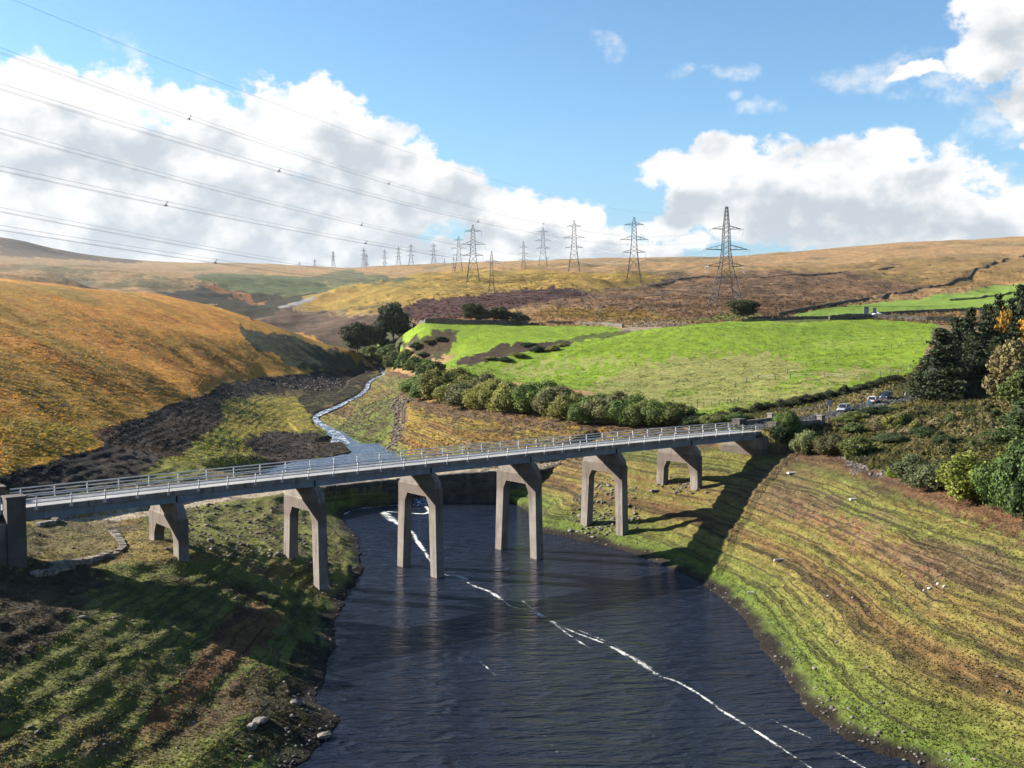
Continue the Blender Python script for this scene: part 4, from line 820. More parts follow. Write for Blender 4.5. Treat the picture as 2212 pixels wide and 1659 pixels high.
for i,(x,yb,yt,w_,c,l) in enumerate([(1448,1,1,1,None,None),(1703,958,905,54,GRN,'leafy green bush touching the right end pilaster of the bridge'),(1690,966,930,50,DKG,'dark low bush in the shade under the right end of the bridge'),
    (1748,988,936,60,(.16,.18,.08),'pale grey-green willow at the edge of the drawdown slope, right of the bridge end'),(1800,990,944,66,(.10,.095,.045),'brownish bush next right of the pale grey-green willow'),(1850,992,948,64,OLV,'olive bush above the left end of the grey gravel patch'),
    (1986,1052,990,88,(.085,.10,.045),'large dull green willow above the brown slope, left of the yellow-green one'),(2030,1064,1000,80,(.10,.115,.055),'grey-green willow pressed against the yellow-green bush'),(2110,1092,988,112,(.165,.185,.035),'big yellow-green willow bush at the right edge of the slope'),
    (2185,1112,1000,110,(.075,.12,.03),'dark green bush at the right edge of the photo beside the yellow-green willow'),(2225,1120,960,120,(.06,.10,.03),'tall dark green bush cut by the right edge of the photo'),(1934,1036,1012,34,(.20,.30,.02),'small bright lime-green bush at the foot of the dull willow'),
    (1500,925,905,60,DKG,'low dark bush right after the willow row'),(1545,922,898,60,OLV,'low olive bush behind the bridge railing near its right end'),(1600,915,895,54,GRN,'green bush just left of the far right pilaster')]):
    if c is None: continue
    p=UP(x,yb-4); h=depthpx(p[1],yb-yt); ww_=depthpx(p[1],w_)*1.1
    plant('bush','bush',l,None,p[0],p[1]+ww_*.25,h*1.05,ww_,BUSHH[i%3],c)
# --- broadleaf trees
def tree_mesh(h,w,n,size,k=9):
    L_=[]
    for i in range(k):
        a=2*math.pi*i/k*1.7+random.random(); r=random.uniform(.12,.34)*w; z=random.uniform(.28,.78)*h; s=random.uniform(.17,.25)
        L_.append((math.cos(a)*r,math.sin(a)*r,z,s*w,s*w,s*.8*h))
    L_+=[(0,0,.82*h,.20*w,.20*w,.17*h),(0,0,.52*h,.30*w,.30*w,.30*h)]
    return crown_mesh('tree_leaves',L_,n,size,M_leaf,core=.6),stem_mesh('tree_trunk',h*.8,.022*h,7,M_bark,w/h*.5,.4)
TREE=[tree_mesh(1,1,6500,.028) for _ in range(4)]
for i,(x,yb,yt,w_,c,l) in enumerate([(850,740,655,76,(.035,.046,.018),'tall dark tree above the gorge, casting a shadow on the small field'),(772,765,697,70,(.045,.052,.028),'rounded dark tree at the head of the stream, left of the tall dark tree'),(812,757,705,48,(.035,.046,.02),'smaller tree tucked between the two dark trees above the gorge'),
   (1018,697,655,48,(.05,.062,.024),'dark tree left end of the clump by the field wall'),(1046,698,668,34,(.06,.07,.03),'small tree second from the left in the clump by the field wall'),(1082,699,663,46,(.05,.06,.024),'spreading tree third from the left in the clump by the field wall'),(1118,702,674,46,(.085,.09,.06),'grey-green tree at the right end of the clump by the field wall'),
   (1604,692,648,72,(.045,.05,.016),'round dark tree standing alone at the foot of the largest pylon'),
   (2172,735,674,62,(.26,.15,.025),'autumn tree with orange-yellow leaves among the pines'),(2214,745,690,50,(.34,.18,.02),'orange autumn tree at the right edge of the photo'),(2190,880,735,100,(.15,.125,.06),'tall tan and olive tree in front of the pines at the right edge'),(2205,900,800,80,(.075,.10,.03),'green tree standing below the tan and olive tree')]):
    Y0={2172:238,2214:222,2190:185,2205:178}.get(x)
    p=UP(x,yb-2) if Y0 is None else PY(x,yb,Y0)
    zb=float(gz(p[0],p[1])[0]); h=(PY(x,yt,p[1])[2]-zb); ww_=depthpx(p[1],w_)*1.25
    plant('broadleaf_tree','tree',l,None,p[0],p[1],h*1.04,ww_,TREE[i%4],c,parts=('crown','trunk'))
# --- conifers
def conifer_mesh(n,size,fat=.32,ragged=.5,lean=0):
    P_=[];N_=[];T=[]
    lv=16
    for i in range(lv):
        z=.12+.86*i/(lv-1); R=fat*(1-((z-.12)/.9)**1.35)+.02; nb=max(3,int(8*(1-z)+3))
        for j in range(nb):
            a=random.random()*6.283; r=R*random.uniform(.55,1.12); m_=int(n/(lv*6)); u=rng.random(m_)**.6
            c=np.stack([math.cos(a)*r*u,math.sin(a)*r*u,z-.05*u*r/fat+.03*u],1); sp=np.array([.045,.045,.016])*(.5+R/fat)
            q_=c+rng.normal(0,1,(m_,3))*sp; P_.append(q_); N_.append(np.tile([math.cos(a)*.4,math.sin(a)*.4,.9],(m_,1))); tn=random.random()*.5+.5*rng.random((m_,1)); T.append(np.array([.55,.6,.55])*(1-tn)+np.array([1.3,1.25,1.])*tn)
    P_=np.concatenate(P_);N_=np.concatenate(N_);T=np.concatenate(T); co,f,cl=leafquads(P_,N_,size,T,.8)
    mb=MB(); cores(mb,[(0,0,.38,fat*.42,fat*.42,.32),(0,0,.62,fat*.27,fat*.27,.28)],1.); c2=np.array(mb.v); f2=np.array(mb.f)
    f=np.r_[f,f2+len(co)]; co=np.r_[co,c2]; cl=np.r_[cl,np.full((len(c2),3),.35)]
    return mesh_np('conifer_needles',co,f,[M_needle],col=cl),stem_mesh('conifer_trunk',1.,.016,4,M_bark,.2,.6)
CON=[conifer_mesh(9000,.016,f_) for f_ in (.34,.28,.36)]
for i,(x,yb,yt,w_,Y0,l) in enumerate([(2030,868,712,130,204,'broad dark pine beside the road bend, left end of the plantation'),(2000,850,770,80,208,'lower dark pine spreading over the road at the left edge of the plantation'),(2062,850,690,110,222,'dark pine second row, left of centre of the plantation'),(2090,850,668,90,232,'tall dark pine in the middle of the plantation'),
    (2128,850,662,90,236,'tall dark pine right of the middle of the plantation'),(2155,840,640,60,245,'slender pointed pine rising above the autumn tree'),(2200,840,620,90,248,'tallest dark pine at the right edge of the photo'),(2180,850,650,70,240,'dark pine between the pointed pine and the right edge'),(2105,860,720,110,216,'wide dark pine in front of the middle of the plantation'),
    (2150,865,730,110,212,'wide dark pine below the autumn tree'),(2076,866,812,34,200,'small young conifer at the foot of the plantation'),(2230,860,650,110,235,'dark pine cut by the right edge of the photo'),(2045,858,740,110,212,'dark pine filling the gap behind the broad roadside pine'),(2120,866,700,120,224,'broad dark pine in the second row, right of centre'),(2185,868,700,120,222,'broad dark pine in the second row, near the right edge')]):
    p=PY(x,yb,Y0); zb=float(gz(p[0],p[1])[0]); h=(PY(x,yt,Y0)[2]-zb); ww_=depthpx(Y0,w_)*1.35
    plant('pine_tree','tree',l,'dark pines of the roadside plantation',p[0],p[1],h,max(ww_*1.1,h*.55),CON[i%3],(.030,.044,.019) if i!=10 else (.05,.08,.03),zb,parts=('crown','trunk'))
for i,(x,yb,yt,w_,Y0,l) in enumerate([(2165,1040,925,120,150,'dark green spruce-like tree on the bank, left of the right-edge conifers'),(2208,1060,860,130,146,'tall green conifer at the right edge above the willows'),(2130,1010,955,90,152,'lower bushy conifer on the bank above the yellow-green willow'),(2260,1060,840,130,144,'tall green conifer just past the right edge of the photo')]):
    p=PY(x,yb,Y0); zb=float(gz(p[0],p[1])[0]); h=(PY(x,yt,Y0)[2]-zb); ww_=depthpx(Y0,w_)*1.5
    plant('conifer_tree','tree',l,None,p[0],p[1],h,ww_,CON[(i+1)%3],(.055,.085,.028),zb,parts=('crown','trunk'))
for i,(x,yb,h,w_,Y0) in enumerate([(2290,860,15,9,228),(2340,880,16,10,215),(2400,900,15,10,205),(2330,1000,13,9,160),(2390,1020,14,10,152),(2300,850,17,9,245),(2460,980,14,10,170)]):
    p=PY(x,yb,Y0); zb=float(gz(p[0],p[1])[0]); plant('pine_tree','tree','dark pine beyond the right photo edge, %s counting outwards'%nth[i],'dark pines of the roadside plantation',p[0],p[1],h,w_,CON[i%3],(.035,.05,.021),zb,parts=('crown','trunk'))
# --- off-frame trees on the left road bank, whose shade falls on the near slope
for i,(x,y,h,w_) in enumerate([(-62,83,4.8,7),(-62,77,5.6,8),(-63,70,6.2,9),(-62,62,6.5,9),(-63,53,7,10),(-61,44,7.5,10)]):
    plant('roadside_tree','tree','roadside tree beyond the left photo edge, %s counting away from the bridge'%nth[i],'trees on the left road bank',x,y,h,w_,TREE[i%4],(.05,.065,.025),parts=('crown','trunk'))
# --- scrub on the bank between the slope and the road
SCR=[UP(*p) for p in [(1690,925),(1760,905),(1900,888),(1960,868),(2080,872),(2212,900),(2240,1060),(2100,985),(1960,985),(1900,975),(1800,950),(1720,945)]]
n_s=0; k_=0; spots=[]; scrubs=[]
ONES=['','first','second','third','fourth','fifth','sixth','seventh','eighth','ninth','tenth','eleventh','twelfth','thirteenth','fourteenth','fifteenth','sixteenth','seventeenth','eighteenth','nineteenth']
TENS={20:('twentieth','twenty'),30:('thirtieth','thirty'),40:('fortieth','forty'),50:('fiftieth','fifty')}
def ordw(n): return ONES[n] if n<20 else (TENS[n//10*10][0] if n%10==0 else TENS[n//10*10][1]+'-'+ONES[n%10])
while n_s<64 and k_<4000:
    k_+=1; px=random.uniform(1690,2240); py=random.uniform(868,1050); p=UP(px,py)
    if not pip(SCR,np.array([p[0]]),np.array([p[1]]))[0] or any((p[0]-q_[0])**2+(p[1]-q_[1])**2<5.5 for q_ in spots): continue
    dr_,tr_,sr_=[float(v[0]) for v in polydist(ROAD,np.array([p[0]]),np.array([p[1]]))]
    if dr_<(11 if sr_>0 else 5): continue
    spots.append(p); n_s+=1; h=random.choice([.7,.9,1.1,1.5,2.0]); 
    c=random.choice([(.11,.13,.045),(.175,.155,.07),(.15,.12,.07),(.24,.20,.12),(.085,.115,.04),(.22,.22,.055),(.13,.12,.055)])
    scrubs.append((px,py,plant('scrub_bush','shrub','x','scrub bushes on the bank right of the bridge',p[0],p[1],h,h*random.uniform(1.1,1.8),BUSH[n_s%4],c),'tan' if c[2]>.11 else 'yellow-green' if c[0]>.2 else 'brown' if c[0]>.14 else 'olive' if c[0]>.1 else 'dark green','low' if h<1.2 else 'knee-high' if h<1.5 else 'tall'))
scrubs.sort(key=lambda q:q[1]); nr_=6
for r_ in range(nr_):
    row=sorted(scrubs[len(scrubs)*r_//nr_:len(scrubs)*(r_+1)//nr_],key=lambda q:q[0])
    for i,q in enumerate(row): q[2]['label']='%s %s scrub bush, %s from the left, %s row below the road'%(q[4],q[3],ordw(i+1),ordw(r_+1))
for i,(x,yb,yt,w_,c) in enumerate([(1885,900,862,54,DKG),(1912,893,868,44,DKG),(1850,908,876,50,OLV),(1826,915,888,44,OLV),(1940,886,866,34,OLV2),(1965,884,862,30,(.16,.11,.04)),(1925,960,915,60,(.05,.07,.03)),(2000,945,905,56,(.045,.075,.028)),(2040,960,925,50,(.05,.07,.03))]):
    p=UP(x,yb-2); plant('roadside_bush','bush','%s dark roadside bush counted from the left end, below the parked cars'%nth[i],'dark bushes below the road with the cars',p[0],p[1],depthpx(p[1],yb-yt)*.58,depthpx(p[1],w_)*1.1,BUSHH[i%3],c)
HD=[UP(*p) for p in [(1560,900),(1620,892),(1690,880),(1760,866),(1830,848),(1890,832),(1945,816)]]
k_=0
for a,b_ in zip(HD[:-1],HD[1:]):
    n=max(2,int(math.hypot(b_[0]-a[0],b_[1]-a[1])/2.2))
    for i in range(n):
        u=i/n; x=a[0]+(b_[0]-a[0])*u+random.uniform(-.5,.5); y=a[1]+(b_[1]-a[1])*u+random.uniform(-.5,.5); k_+=1
        plant('hedge_bush','bush','low dark gorse bush, %s from the left in the dyke between road and bright field'%ordw(k_),'gorse along the field dyke',x,y,random.uniform(1.,1.9),random.uniform(2.4,3.4),BUSH[k_%4],random.choice([(.04,.05,.02),(.05,.055,.025),(.07,.07,.03)]))
for i,(x,yb,w_,h) in enumerate([(900,752,30,14),(926,742,30,12),(952,736,28,10),(880,768,34,14),(915,770,30,10),(1120,772,34,12),(1160,760,34,14),(1195,757,30,12),(1090,780,34,10),(1060,778,36,9),(1140,748,40,9),(1215,748,34,8)]):
    p=UP(x,yb); plant('gorse_bush','bush','%s low green bush along the bracken hollow between the two fields'%nth[i],'gorse in the hollow between the fields',p[0],p[1],depthpx(p[1],h),depthpx(p[1],w_),BUSH[i%4],OLV2 if i%2 else DKG)
# ------------------------------------------------------------------ tufts of grass and weeds (nobody could count them)
def tufts(name,mask,n,size,tilt=.5,lift=.35,bright=1.1,blades=3,rmin=40,rmax=560,tall=1.):
    k=np.where(mask&(fr>rmin)&(fr<rmax)&(np.abs(fa)<.56))[0]
    if len(k)==0: return
    s=rng.choice(k,n); x=fx[s]+rng.normal(0,.08,n); y=fy[s]+rng.normal(0,.08,n); z=gz(x,y); c=col[s]*rng.uniform(.75,1.3,(n,1))*bright
    COs=[];CLs=[]
    for b_ in range(blades):
        a=rng.random(n)*math.pi*2; w_=size*rng.uniform(.5,1.2,n); h=w_*tall*rng.uniform(.6,1.3,n); ox=rng.normal(0,size*.35,n); oy=rng.normal(0,size*.35,n); tx=rng.normal(0,tilt,n)*h; ty=rng.normal(0,tilt,n)*h
        dx=np.cos(a)*w_*.5; dy=np.sin(a)*w_*.5; X=x+ox;Y=y+oy
        COs.append(np.stack([np.stack([X-dx,Y-dy,z-.05],1),np.stack([X+dx,Y+dy,z-.05],1),np.stack([X+dx*.6+tx,Y+dy*.6+ty,z+h*lift*2],1),np.stack([X-dx*.6+tx,Y-dy*.6+ty,z+h*lift*2],1)],1)); CLs.append(np.repeat(c[:,None,:],4,1))
    co=np.concatenate(COs).reshape(-1,3); cl=np.concatenate(CLs).reshape(-1,3); f=np.arange(len(co)).reshape(-1,4)
    tag(link(bpy.data.objects.new(name,mesh_np(name,co,f,[M_grass],col=cl))),kind='stuff')
ddm=dd&(fz>.7)
tufts('waterside_weeds',ddm&(fr<190)&(fx>0),30000,.11,rmax=190,bright=1.05)
tufts('left_bank_weeds',ddm&(fr<190)&(fx<0),30000,.13,rmax=190,bright=1.25)
tufts('bank_weeds',ddm&(fr>=190),16000,.3,rmax=520)
tufts('moor_grass',ml>.5,26000,.32,tilt=.9,lift=.25,rmax=480,bright=1.15)
tufts('bank_undergrowth',scr,30000,.42,tilt=.5,lift=.5,rmax=300)
tufts('heather',(fz>30)&(fa>-.1)&(fr>430)&(fr<1000)&(fz<75)&~pasall,18000,1.0,tilt=.8,lift=.3,rmin=430,rmax=1000)
tufts('rushes',pasall&(N2>.5),9000,.4,tilt=.7,lift=.22,rmax=520,bright=1.15)
# ------------------------------------------------------------------ stones
M_rock=concrete('field_stone',(.075,.065,.055),(.12,.105,.09),(.035,.03,.025),.5,3.,island=True)
def rock_verts(n,s,x,y,z):
    base=np.array([[1,0,0],[-1,0,0],[0,1,0],[0,-1,0],[0,0,1],[0,0,-1],[.6,.6,.5],[-.6,.6,.5],[-.6,-.6,.5],[.6,-.6,.5]]); 
    F=np.array([[0,6,9],[6,4,9],[6,2,7],[6,7,4],[2,1,7],[7,1,8],[7,8,4],[1,3,8],[3,9,8],[8,9,4],[3,0,9],[0,2,6],[2,0,5],[1,2,5],[3,1,5],[0,3,5]])
    V=base[None]*rng.uniform(.6,1.2,(n,10,1)); sc_=np.stack([s*rng.uniform(.6,1.4,n),s*rng.uniform(.6,1.4,n),s*rng.uniform(.3,.75,n)],1)[:,None]; a=rng.random(n)*6.28
    V=V*sc_; X=V[...,0]*np.cos(a)[:,None]-V[...,1]*np.sin(a)[:,None]; Y=V[...,0]*np.sin(a)[:,None]+V[...,1]*np.cos(a)[:,None]
    V=np.stack([X+x[:,None],Y+y[:,None],V[...,2]+z[:,None]],-1); return V.reshape(-1,3),(F[None]+10*np.arange(n)[:,None,None]).reshape(-1,3)
def stones(name,mask,n,smin,smax,m=None):
    k=np.where(mask&(np.abs(fa)<.56))[0]; s=rng.choice(k,n); x=fx[s]+rng.normal(0,.3,n); y=fy[s]+rng.normal(0,.3,n); z=gz(x,y); sz=smin+(smax-smin)*rng.random(n)**3
    co,f=rock_verts(n,sz,x,y,z); tag(link(bpy.data.objects.new(name,mesh_np(name,co,f,[m or M_rock]))),kind='stuff')
stones('bank_stones',dd&(fr<170)&(N2>.5),1600,.06,.34)
stones('shore_stones',dd&(fz<1.0)&(fr<210)&(fz>-.1),1700,.06,.26)
rub=region([(1250,1060),(1300,1040),(1330,1010),(1370,1060),(1400,1120),(1340,1165),(1270,1165),(1240,1120)],warp=2)|region([(1410,1040),(1520,1045),(1530,1065),(1430,1060)],warp=2)
stones('pier_rubble',rub&dd,900,.1,.5)
stones('gravel',region([(1800,975),(1860,985),(1960,1000),(1990,1032),(1900,1025),(1840,1010)],warp=2),1500,.08,.35)
stones('stream_rubble',(region([(850,860),(884,868),(874,900),(866,935),(850,972),(838,972),(852,930),(846,890)],warp=2)|region([(600,825),(700,815),(760,820),(740,838),(650,845),(600,840)],warp=2))&dd,1300,.15,.8)
stones('mud_stones',region([(300,1100),(620,1065),(700,1080),(720,1250),(600,1240),(430,1200)],warp=2)&dd,900,.08,.5)
M_pale=concrete('pale_slab',(.33,.31,.28),(.42,.40,.37),(.16,.14,.12),.4,2.)
def slab(name,cat,label,px,py,l,w_,h,rz,m=M_pale,tilt=0):
    p=UP(px,py); mb=MB(); mb.hexa([(-l/2,-w_/2,-.1),(l/2,-w_/2*.8,-.1),(l/2*.93,w_/2,-.1),(-l/2,w_/2*.9,-.1),(-l/2*.9,-w_/2*.9,h),(l/2*.96,-w_/2*.7,h*.8),(l/2*.9,w_/2*.9,h*.9),(-l/2*.95,w_/2*.8,h)])
    o=mb.build(name,m); o.location=(p[0],p[1],p[2]+.03); o.rotation_euler=(tilt,tilt*.5,rz); tag(o,label,cat); return o
slab('timber_plank','plank','long white plank lying on the banded slope right of the water',1690,1210,2.3,.16,.12,.25)
slab('drift_branch','branch','bent white branch lying near the shore, below the long plank',1627,1281,1.4,.14,.1,-.3)
slab('stone_slab','stone','pale flat slab on the slope just right of the bridge shadow, near its top',1715,1022,2.1,.7,.12,.2)
slab('stone_slab','stone','small white slab in the middle of the upper slope right of the shadow',1843,1080,.9,.5,.15,.1)
slab('stone_slab','stone','flat brown slab lying left of the pier nearest the right bank end',1417,1060,1.8,.8,.15,.2,M_rock)
def boulder(label,px,py,l,h,m=M_rock):
    p=UP(px,py); me=bpy.data.meshes.new('boulder'); bm=bmesh.new(); bmesh.ops.create_icosphere(bm,subdivisions=2,radius=1)
    for v in bm.verts: k=random.uniform(.82,1.12); v.co=Vector((round(v.co.x*2.2)/2.2*.5+v.co.x*.5,round(v.co.y*2.2)/2.2*.5+v.co.y*.5,v.co.z))*k
    bm.to_mesh(me); bm.free(); me.materials.append(m); o=link(bpy.data.objects.new('boulder',me)); o.location=(p[0],p[1],p[2]+h*.15); o.scale=(l*.5,l*.33,h*.5); o.rotation_euler=(0,.1,random.random()*3); return tag(o,label,'stone')
for i,(px,py,l) in enumerate([(2008,1273,1.),(2026,1262,.8),(2040,1268,.7),(1996,1277,.6)]): boulder('%s pale stone from the left in the small heap on the right-hand slope'%nth[i],px,py,l*.55,.3,M_pale)
for i,(px,py,l,hh_) in enumerate([(1233,1148,1.3,.7),(398,1148,2.,1.2),(455,1170,1.5,.9),(700,1590,1.8,.6),(640,1520,1.5,.8),(560,1560,2.2,.7),(545,1572,1.5,.8),(180,1335,1.2,.4)]): boulder(['dark boulder at the shore left of the fifth pier','dark boulder beside the small pier at the left','dark boulder right of the small left pier','brown rock on the point at the bottom left shore','brown rock above the cut bank at the lower left','large flat rock at the bottom of the left slope','rock next to the large flat rock at the bottom left','pale flat stone in the shaded left slope'][i],px,py,l*.8,hh_*.7)
# ================================================================== pylons
M_lat,_t,_b=newmat('galvanised_lattice'); _b.inputs['Base Color'].default_value=(.04,.04,.045,1); _b.inputs['Roughness'].default_value=.6; _b.inputs['Metallic'].default_value=.2
M_ins,_t,_b=newmat('grey_insulator_glass'); _b.inputs['Base Color'].default_value=(.35,.36,.38,1); _b.inputs['Roughness'].default_value=.25
M_wire,_t,_b=newmat('aluminium_conductor'); _b.inputs['Base Color'].default_value=(.36,.36,.38,1); _b.inputs['Roughness'].default_value=.5
def hw_at(prof,z):
    for (z0,w0),(z1,w1) in zip(prof[:-1],prof[1:]):
        if z<=z1: return w0+(w1-w0)*(z-z0)/(z1-z0)
    return prof[-1][1]
def lattice(prof,levels,leg=.36,br=.19):
    mb=MB()
    for z0,z1 in zip(levels[:-1],levels[1:]):
        a,b_=hw_at(prof,z0),hw_at(prof,z1); c0=[(a*i,a*j,z0) for i,j in ((-1,-1),(1,-1),(1,1),(-1,1))]; c1=[(b_*i,b_*j,z1) for i,j in ((-1,-1),(1,-1),(1,1),(-1,1))]
        for k in range(4):
            mb.bar(c0[k],c1[k],leg*(.55+.45*(1-z0/levels[-1])))
            n_=(k+1)%4
            if z0<.30*levels[-1]: # big open panels: K bracing
                m_=tuple((c1[k][q_]+c1[n_][q_])/2 for q_ in range(3)); mb.bar(c0[k],m_,br); mb.bar(c0[n_],m_,br); mb.bar(c1[k],c1[n_],br)
            else: mb.bar(c0[k],c1[n_],br); mb.bar(c0[n_],c1[k],br)
    return mb
def crossarm(prof,z,L_,rise,side,br=.2):
    mb=MB(); w0,w1=hw_at(prof,z),hw_at(prof,z+rise); tip=(side*L_,0,z+.15)
    for j in (-1,1):
        mb.bar((side*w0,j*w0,z),tip,br*1.15); mb.bar((side*w1,j*w1,z+rise),tip,br)
        for u in (.33,.66): 
            p=tuple(a*(1-u)+b_*u for a,b_ in zip((side*w0,j*w0,z),tip)); q_=tuple(a*(1-u)+b_*u for a,b_ in zip((side*w1,j*w1,z+rise),tip)); mb.bar(p,q_,br*.7)
    for u in (0,.33,.66): 
        p=tuple(a*(1-u)+b_*u for a,b_ in zip((side*w0,-w0,z),tip)); q_=tuple(a*(1-u)+b_*u for a,b_ in zip((side*w0,w0,z),tip)); mb.bar(p,q_,br*.7)
    return mb
def insul(mb,a,b_,n=9,r=.16):
    a=Vector(a);b_=Vector(b_)
    for k in range(n): p=a.lerp(b_,(k+.15)/n); q_=a.lerp(b_,(k+.7)/n); mb.bar(p,q_,r*2,r*2,6)
    mb.bar(a,b_,.07)
PSUSP=dict(prof=[(0,5.6),(23.5,2.5),(33,1.95),(44,1.5),(50,.4)],arms=[(23.5,8.8,2.),(33,10.6,2.6),(44.2,7.2,1.6)],lev=[0,9,17,23.5,26,29,33,35.6,38.4,41.2,44.2,45.8,47.8,50])
PTENS=dict(prof=[(0,7.0),(20.3,2.7),(28.6,1.8),(38.8,1.45),(50,.5)],arms=[(20.3,9.8,2.),(28.6,11.2,2.5),(38.8,7.7,1.7)],lev=[0,5.5,10,15.5,20.3,22.3,25.2,28.6,31.1,33.6,36.2,38.8,40.5,42.5,44.5,46.5,48.3,50])
PSMALL=dict(prof=[(0,4.0),(15,2.2),(32,1.4),(44,1.2),(50,.3)],arms=[(16,9.5,2.),(27.5,9,2.),(39,7.2,1.8)],lev=[0,7,13,16,19,22,25,27.5,30,33,36,39,41,44,47,50])
def make_pylon(P_,tension,thick=1.):
    root=empty('pylon'); lattice(P_['prof'],P_['lev'],.36*thick,.14*thick).build('tower_body',M_lat,root)
    for z,L_,rise in P_['arms']:
        for s in (-1,1):
            a=crossarm(P_['prof'],z,L_,rise,s,.19*thick).build('crossarm',M_lat,root); mb=MB()
            if tension:
                for d in (-1,1): insul(mb,(s*L_,0,z+.1),(s*L_*.98-1.2*d*0,d*3.4,z-.35),8,.2)
                mb.tube([(s*L_,-3.2,z-.4),(s*L_,-2.2,z-2.6),(s*L_,0,z-3.6),(s*L_,2.2,z-2.6),(s*L_,3.2,z-.4)],.12,5)
            else: insul(mb,(s*L_,0,z),(s*L_,0,z-4.6),11,.14*thick)
            mb.build('insulator',M_ins,a)
    return root
protos={'S':make_pylon(PSUSP,False),'T':make_pylon(PTENS,True),'M':make_pylon(PSMALL,True),'F':make_pylon(PSUSP,False,1.35)}
used={k:False for k in protos}
PYL=[ # x, y top, y base, Y (None: read from the ground), type, turn, label
(1567,446,662,None,'T',.12,'largest lattice pylon, with white insulators, standing on the heather right of centre'),
(1369,469,612,None,'S',-.05,'second largest pylon, left of the largest one on the heather edge'),
(1240,476,587,None,'S',.0,'third pylon counted leftward from the largest one'),
(1173,491,576,None,'S',.0,'fourth pylon counted leftward from the largest one, near the skyline'),
(1131,521,580,None,'M',.1,'small pylon with long lower arms on the skyline, left of the fourth'),
(1022,485,611,None,'S',.0,'tall pylon on the yellow moor behind the short dark one'),
(991,510,588,None,'S',.0,'slimmer pylon immediately left of the tall one on the yellow moor'),
(1062,543,640,None,'M',.15,'short dark pylon in front, its feet in the dark heather strip'),
(980,553,589,None,'M',.2,'small pylon beside the foot of the slimmer one'),
(937,526,573,2380,'F',0,'pylon on the skyline, first one left of the slimmer pylon'),
(888,527,574,2420,'F',0,'skyline pylon, second to the left of the yellow moor pylons'),
(861,533,580,2350,'F',.3,'narrow pylon just left of the second skyline pylon'),
(831,538,575,3000,'F',0,'skyline pylon above the head of the valley'),
(792,546,577,3300,'F',.9,'grey pylon overlapping its neighbour above the valley head'),
(786,536,577,2800,'F',.7,'thin pylon seen edge-on above the valley head'),
(720,542,582,2900,'F',1.2,'lone thin pylon on the skyline left of the valley head'),
(680,559,583,3400,'F',.6,'tiny pylon on the skyline, left of the lone thin one'),
(647,565,580,3500,'F',.4,'tiniest pylon at the far left of the skyline row'),
(960,559,574,3300,'F',.3,'tiny pylon tip on the skyline between two larger pylons')]
PT={}
for i,(x,yt,yb,Y,ty,rz,lab) in enumerate(PYL):
    p=UP(x,yb,430) if Y is None else PY(x,yb,Y)
    zb=float(gz(p[0],p[1])[0])-.4; h=PY(x,yt,p[1])[2]-zb
    o=protos[ty] if not used[ty] else copy_tree(protos[ty]); used[ty]=True
    o.location=(p[0],p[1],zb); o.rotation_euler=(0,0,rz); s=h/50.; o.scale=(s,s,s) if h<70 else (1.,1.,s)
    tag(o,lab,'pylon','pylons carrying power lines across the moor'); PT[i]=(Vector((p[0],p[1],zb)),s,rz)
    if i<9: print('PYL',i,[round(v,1) for v in p],'h',round(h,1))
# ================================================================== conductors of the near line (twin bundles with spacers)
def arm_tip(i,P_,k,side,dy=0.,dzz=0.):
    o,s,rz=PT[i]; z,L_,_r=P_['arms'][k]; v=Vector((side*L_,dy,z+dzz)); v.rotate(Matrix.Rotation(rz,3,'Z')); return o+v*s
def cable(label,A_,left,Yl,mid,r=.016,twin=.45,sp=(),grp='twin conductors of the near power line',n=90,ext=.35):
    """from tower point A_ to the point seen at left (px,py) at depth Yl, sagging through the sight line mid"""
    B_=Vector(PY(left[0],left[1],Yl)); d=ray(*mid)
    # where the plan line crosses the sight line plane of mid
    ax,ay,bx,by=A_.x,A_.y,B_.x,B_.y; u=(d[0]*ay-ax)/((bx-ax)-d[0]*(by-ay)); ym=ay+(by-ay)*u; zm=HC+d[2]*ym; lin=A_.z+(B_.z-A_.z)*u; a=(zm-lin)/(u*(u-1)+1e-9)
    f=lambda t_:Vector((ax+(bx-ax)*t_,ay+(by-ay)*t_,A_.z+(B_.z-A_.z)*t_+a*t_*(t_-1)))
    pts=[f(i/(n-1)*(1+ext)) for i in range(n)]; dn=(B_-A_); dn.z=0; dn.normalize(); nr=Vector((-dn.y,dn.x,0))
    if not twin:
        mb=MB(); mb.tube(pts,r*2,5); o=mb.build('earth_wire',M_wire); return tag(o,label,'cable')
    e=empty('power_cable',pts[0]); tag(e,label,'cable',grp)
    for s in (-.5,.5):
        for dz_ in (0,) : 
            mb=MB(); mb.tube([p+nr*(s*twin)+Vector((0,0,s*twin*.9))-pts[0] for p in pts],r*2,5); mb.build('conductor',M_wire,e)
    if twin:
        mb=MB(); mb.tube([p+nr*(.5*twin)+Vector((0,0,-.2))-pts[0] for p in pts],r*1.6,5); mb.build('conductor',M_wire,e)
    for t_ in sp:
        p=f(t_)-pts[0]; mb=MB(); mb.bar(p+nr*.3+Vector((0,0,.25)),p-nr*.3-Vector((0,0,.25)),.07); mb.bar(p+nr*.3+Vector((0,0,-.25)),p,.06); mb.box(p.x-.07,p.x+.07,p.y-.07,p.y+.07,p.z-.3,p.z-.1); mb.build('spacer',M_wire,e)
    return e
cable('uppermost twin cable sweeping from the top left down to the largest pylon',arm_tip(0,PTENS,2,-1,-3.4,-.35),(0,109),108,(863,402),sp=(.60,.80,.93))
cable('second twin cable from the top, ending at the far upper arm of the largest pylon',arm_tip(0,PTENS,2,1,-3.4,-.35),(0,187),96,(729,402),sp=(.50,.75,.9))
